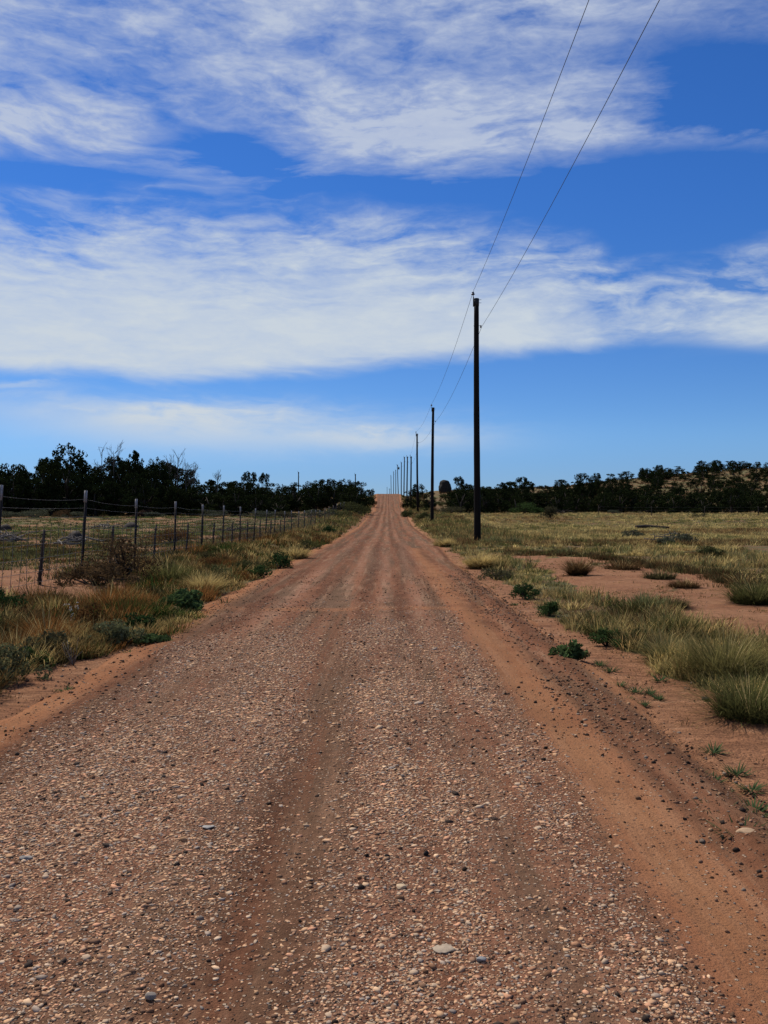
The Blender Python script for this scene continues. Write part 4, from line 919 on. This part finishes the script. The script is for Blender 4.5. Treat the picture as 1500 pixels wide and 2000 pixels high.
# ------------------------------------------------------------------ sagebrush and far shrubs
for j, (x_, y_, w, h, c, lb) in enumerate([
    (72, 1009, 4.2, 1.35, SGE, 'wide grey green sagebrush at the foot of the left tree line'), (135, 1020, 3.0, 1.1, BROWN * .8, 'brown and dark bush in the left field below the tallest tree'),
    (150, 1010, 2.6, .9, SGE, 'sagebrush directly behind the brown dark bush'), (20, 1008, 2.8, .9, SGE, 'sagebrush at the far left below the tree line'),
    (282, 1014, 1.9, 1.0, (.10, .06, .04), 'rusty brown bush below the tree line beside a white tipped post'), (300, 1008, 2.0, .8, SGE, 'small sagebrush right of the rusty brown bush'),
    (415, 1009, 3.4, .9, SGE, 'sagebrush under the middle of the left tree line'), (510, 1006, 3.8, 1.0, SGE, 'grey sagebrush where the left tree line meets the red bank'),
    (560, 1012, 3.4, .9, DARK * 1.4, 'dark shrub behind the far fence posts'), (620, 1003, 3.6, 1.1, SGE, 'grey shrub at the foot of the red bank'),
    (682, 1008, 3.6, 2.0, OLIVE * .55, 'large olive shrub beside the road where the hill begins, left side'), (706, 995, 3.8, 2.0, OLIVE * .5, 'dark olive shrub left of the road just up the slope'),
    (655, 1022, 2.8, 1.3, OLIVE * .6, 'olive shrub at the left road edge below the two large ones'),
    (881, 1003, 4.6, 1.5, DARK * 1.3, 'wide dark shrub between the second and nearest utility poles'),
    (1022, 1008, 4.0, 2.0, GRN, 'bright green bush at the back of the right field'), (1048, 1010, 2.2, 1.2, GRN, 'smaller green bush touching the bright green one'),
    (1075, 1022, 2.6, 1.7, DARK, 'dark fallen juniper beside the green bushes'),
    (1332, 1062, 1.7, .8, SGE, 'grey bush with bare branches in the middle of the right field'), (1300, 1064, .9, .4, SGE, 'low grey bush touching the left of the branchy one'),
    (1238, 1050, 1.5, .5, SGE, 'pale sage bush left of the branchy grey bush in right field'),
    (1372, 1027, 2.2, .8, DARK * 1.5, 'small dark shrub near the far fence in the right field'), (1395, 1088, 1.0, .45, OLIVE * .6, 'dark shrub in grass right of the branchy bush'),
    (1200, 1008, 2.0, .8, SGE, 'small shrub at the back of the right field'), (830, 1015, 1.6, .9, OLIVE * .6, 'small olive shrub between the second and third poles'),
    (795, 1003, 1.8, 1.2, OLIVE * .55, 'olive shrub at the right road edge where the hill begins')]):
    if y_ > 1012:
        X_, Y_ = at(x_, y_)
        if Y_ > 120 or Y_ < 0: Y_ = 105; X_ = (x_ - HX) / F * Y_
    else: Y_ = 104.0 if x_ < 640 else 128.0; X_ = (x_ - HX) / F * Y_
    shrub('sagebrush' if 'sage' in lb else 'field_shrub', X_, Y_, w, h, c, lb, 'shrub', None, n=1500 if x_ < 1100 else 900, leaf=.075 if x_ < 1100 else .045, k=16 if x_ < 1100 else 9, stems=6 if x_ < 1100 else 12)
# right slope shrubs between the poles and boulder
for j in range(26):
    x_ = R.uniform(806, 900); d = R.uniform(150, 215); X_ = (x_ - HX) / F * d
    t = shrub('hill_shrub', X_, d, R.uniform(1.0, 2.2), R.uniform(.5, 1.1), OLIVE * R.uniform(.4, .7), 'small olive scrub bush on the red slope beside the far poles', 'shrub', 'scrub on the slope by the far poles', n=260, leaf=.11, k=7, stems=3)
for j in range(70):
    x_ = R.uniform(1140, 1510); d = R.uniform(165, 240); X_ = (x_ - HX) / F * d
    shrub('hill_shrub', X_, d, R.uniform(.9, 1.9), R.uniform(.4, .9), OLIVE * R.uniform(.35, .7), 'small olive scrub bush on the sunlit red hill', 'shrub', 'scrub on the right hill', n=200, leaf=.12, k=6, stems=3)
# boulder on the skyline
d = 222; X_ = (869 - HX) / F * d; import bmesh
bm = bmesh.new(); bmesh.ops.create_icosphere(bm, subdivisions=4, radius=1); V = np.array([v.co[:] for v in bm.verts]); Fc = [[v.index for v in f.verts] for f in bm.faces]; bm.free()
for n, dd in (((-.9, -.4, .45), .86), ((.9, -.3, .25), .88), ((.25, 0, 1), .86), ((.1, -1, .1), .85), ((.6, 0, .8), .88), ((-.1, .9, .2), .85), ((0, 0, -1), .6)):
    n = np.array(n) / np.linalg.norm(n); pr = V @ n; V = V - np.outer(np.clip(pr - dd, 0, None), n)
zt = EYE + (HY - 937) / F * d; zb = gz(X_, d); V = V * (1.7, 1.4, 1.5) * (1 + .22 * (fbm(V[:, :1] * 2.5 + V[:, 1:2] + 20, V[:, 2:] * 2.5 + 20, 3) - .5)); V[:, 2] += .75
hh = zt - zb; V[:, 2] *= hh / V[:, 2].max()
b = MB(); b.add(V, None, Fc, (.10, .075, .06)); tag(b.obj('boulder', M_rock, loc=(X_, d, zb)), 'dark blocky boulder on the skyline left of the nearest pole', 'boulder')
# ------------------------------------------------------------------ dead wood in the fields
def woodpile(x_, y_, L, n, name, label, seed, mat=None, thick=.07, dz=.26, flat=.25):
    q = np.random.default_rng(seed); X_, Y_ = at(x_, y_, dz); b = MB()
    for i in range(n):
        a = q.normal(0, .5) + (0 if q.uniform() < .8 else 1.4); l = L * q.uniform(.4, 1); c = np.array([q.normal(0, L * .18), q.normal(0, L * .12), q.uniform(.03, flat)])
        dr = np.array([math.cos(a), math.sin(a), q.normal(.05, .16)]); pts = [c + dr * l * (s_ - .5) + q.normal(0, .04 * L, 3) * (0 < s_ < 1) for s_ in (0, .25, .5, .75, 1)]; pts = [np.array([p_[0], p_[1], max(p_[2], .02)]) for p_ in pts]
        r = thick * q.uniform(.4, 1); b.tube(pts, [r, r * .9, r * .75, r * .6, r * .35], 6)
        for k in range(2):
            p0 = pts[1 + k]; e_ = p0 + np.array([q.normal(0, .2), q.normal(0, .2), q.uniform(.08, .35)]) * L * .5; b.tube([p0, (p0 + e_) / 2 + q.normal(0, .02, 3), e_], [r * .5, r * .35, r * .15], 4)
    return tag(b.obj(name, mat or M_dead, loc=(X_, Y_, gz(X_, Y_))), label, 'dead wood')
woodpile(140, 1064, 2.0, 9, 'dead_branches', 'tangle of pale dead branches under a dark stump in the left field', 21)
woodpile(15, 1058, 2.2, 10, 'dead_branches', 'dark and pale deadwood heap cut by the left photo edge', 22)
woodpile(215, 1032, 2.6, 6, 'dead_branches', 'pale dead branch lying in the left field beyond the deadwood tangle', 23)
woodpile(475, 1037, 3.0, 7, 'dead_branches', 'dark fallen branches behind the fence in the middle of the field', 24, M_bark)
woodpile(1322, 1060, 2.2, 9, 'dead_branches', 'bare pale branches poking out of the grey bush in right field', 25, M_dead, .03, 0, .5)
woodpile(1090, 1025, 3.4, 9, 'dead_branches', 'dark dead limbs spilling right of the fallen juniper', 26, M_bark, .07, 0, .5)
def stump(x_, y_, w, h, label, seed, dz=.26):
    q = np.random.default_rng(seed); X_, Y_ = at(x_, y_, dz); b = MB(); th = np.linspace(0, 2 * math.pi, 15)[:-1]
    rings = [(0, 1.0), (.2, .95), (.5, .85), (.8, .62), (1.0, .3)]; V = []
    jag = 1 + q.normal(0, .10, 14)
    for t, s_ in rings: V += [(w * .5 * s_ * jag[i] * math.cos(a), w * .4 * s_ * jag[i] * math.sin(a), -.05 + h * t * (1 + .06 * q.normal())) for i, a in enumerate(th)]
    V.append((0, 0, h * .97)); Q_ = [(r * 14 + i, r * 14 + (i + 1) % 14, (r + 1) * 14 + (i + 1) % 14, (r + 1) * 14 + i) for r in range(4) for i in range(14)]; T_ = [(56 + i, 56 + (i + 1) % 14, 70) for i in range(14)]
    b.add(V, Q_, T_); tag(b.obj('tree_stump', M_bark, loc=(X_, Y_, gz(X_, Y_))), label, 'stump')
stump(147, 1060, .9, .55, 'dark rounded stump on the tangle of dead branches', 31)
stump(255, 1036, 1.3, .55, 'dark low stump in the left field beside a white tipped post', 32)
stump(10, 1035, 1.0, .5, 'dark stump at the left photo edge behind the deadwood heap', 33)
X_, Y_ = at(1273, 1034, 0); b = MB(); q = np.linspace(0, 1, 8); b.tube(np.stack([(q - .5) * 2.9, .1 * np.sin(q * 6), .16 + .05 * np.sin(q * 5)], 1), .15 * (1 - .3 * q) * (1 + .1 * np.sin(q * 30)), 9)
b.tube([(.3, 0, .2), (.5, 0, .4)], [.05, .03], 5); tag(b.obj('fallen_log', M_bark, loc=(X_, Y_, gz(X_, Y_))), 'long dark fallen log lying in the pale grass at right', 'log')
X_, Y_ = at(1147, 1018, 0); b = MB(); b.tube([(0, 0, -.05), (.03, 0, .3), (.1, 0, .55), (.22, 0, .8)], [.16, .12, .11, .04], 7); b.tube([(.08, 0, .45), (.2, 0, .5)], [.05, .03], 5)
tag(b.obj('broken_stump', M_bark, loc=(X_, Y_, gz(X_, Y_))), 'small dark upright broken stump in the right field', 'stump')
# far fence at right
FYD = 118.0; x0 = (1168 - HX) / F * FYD; ff = tag(empty('field_fence', (x0, FYD, gz(x0, FYD))), 'sparse thin post and wire fence far across the right field', 'fence'); fo = Vector(ff.location)
fp = []
for i, x_ in enumerate((1168, 1272, 1375, 1480, 1585)):
    X_ = (x_ - HX) / F * FYD; z0 = gz(X_, FYD); b = MB(); b.tube([(0, 0, -.1), (.02, 0, .7), (.05 * (-1) ** i, 0, 1.35)], [.05, .045, .035], 6); o = b.obj('post', M_bark, ff); o.location = Vector((X_, FYD, z0)) - fo; fp.append((X_, z0))
b = MB()
for hgt_ in (.4, .8, 1.2):
    for (xa, za), (xb, zb) in zip(fp[:-1], fp[1:]): span(b, Vector((xa, FYD - .04, za + hgt_)) - fo, Vector((xb, FYD - .04, zb + hgt_)) - fo, .05, .006, 8)
b.obj('wire', M_wire, ff)
for t in TEMPL:
    if not t['_used']:
        for c in list(t.children): bpy.data.objects.remove(c)
        bpy.data.objects.remove(t)
for o in SC.objects:
    if '_used' in o: del o['_used']
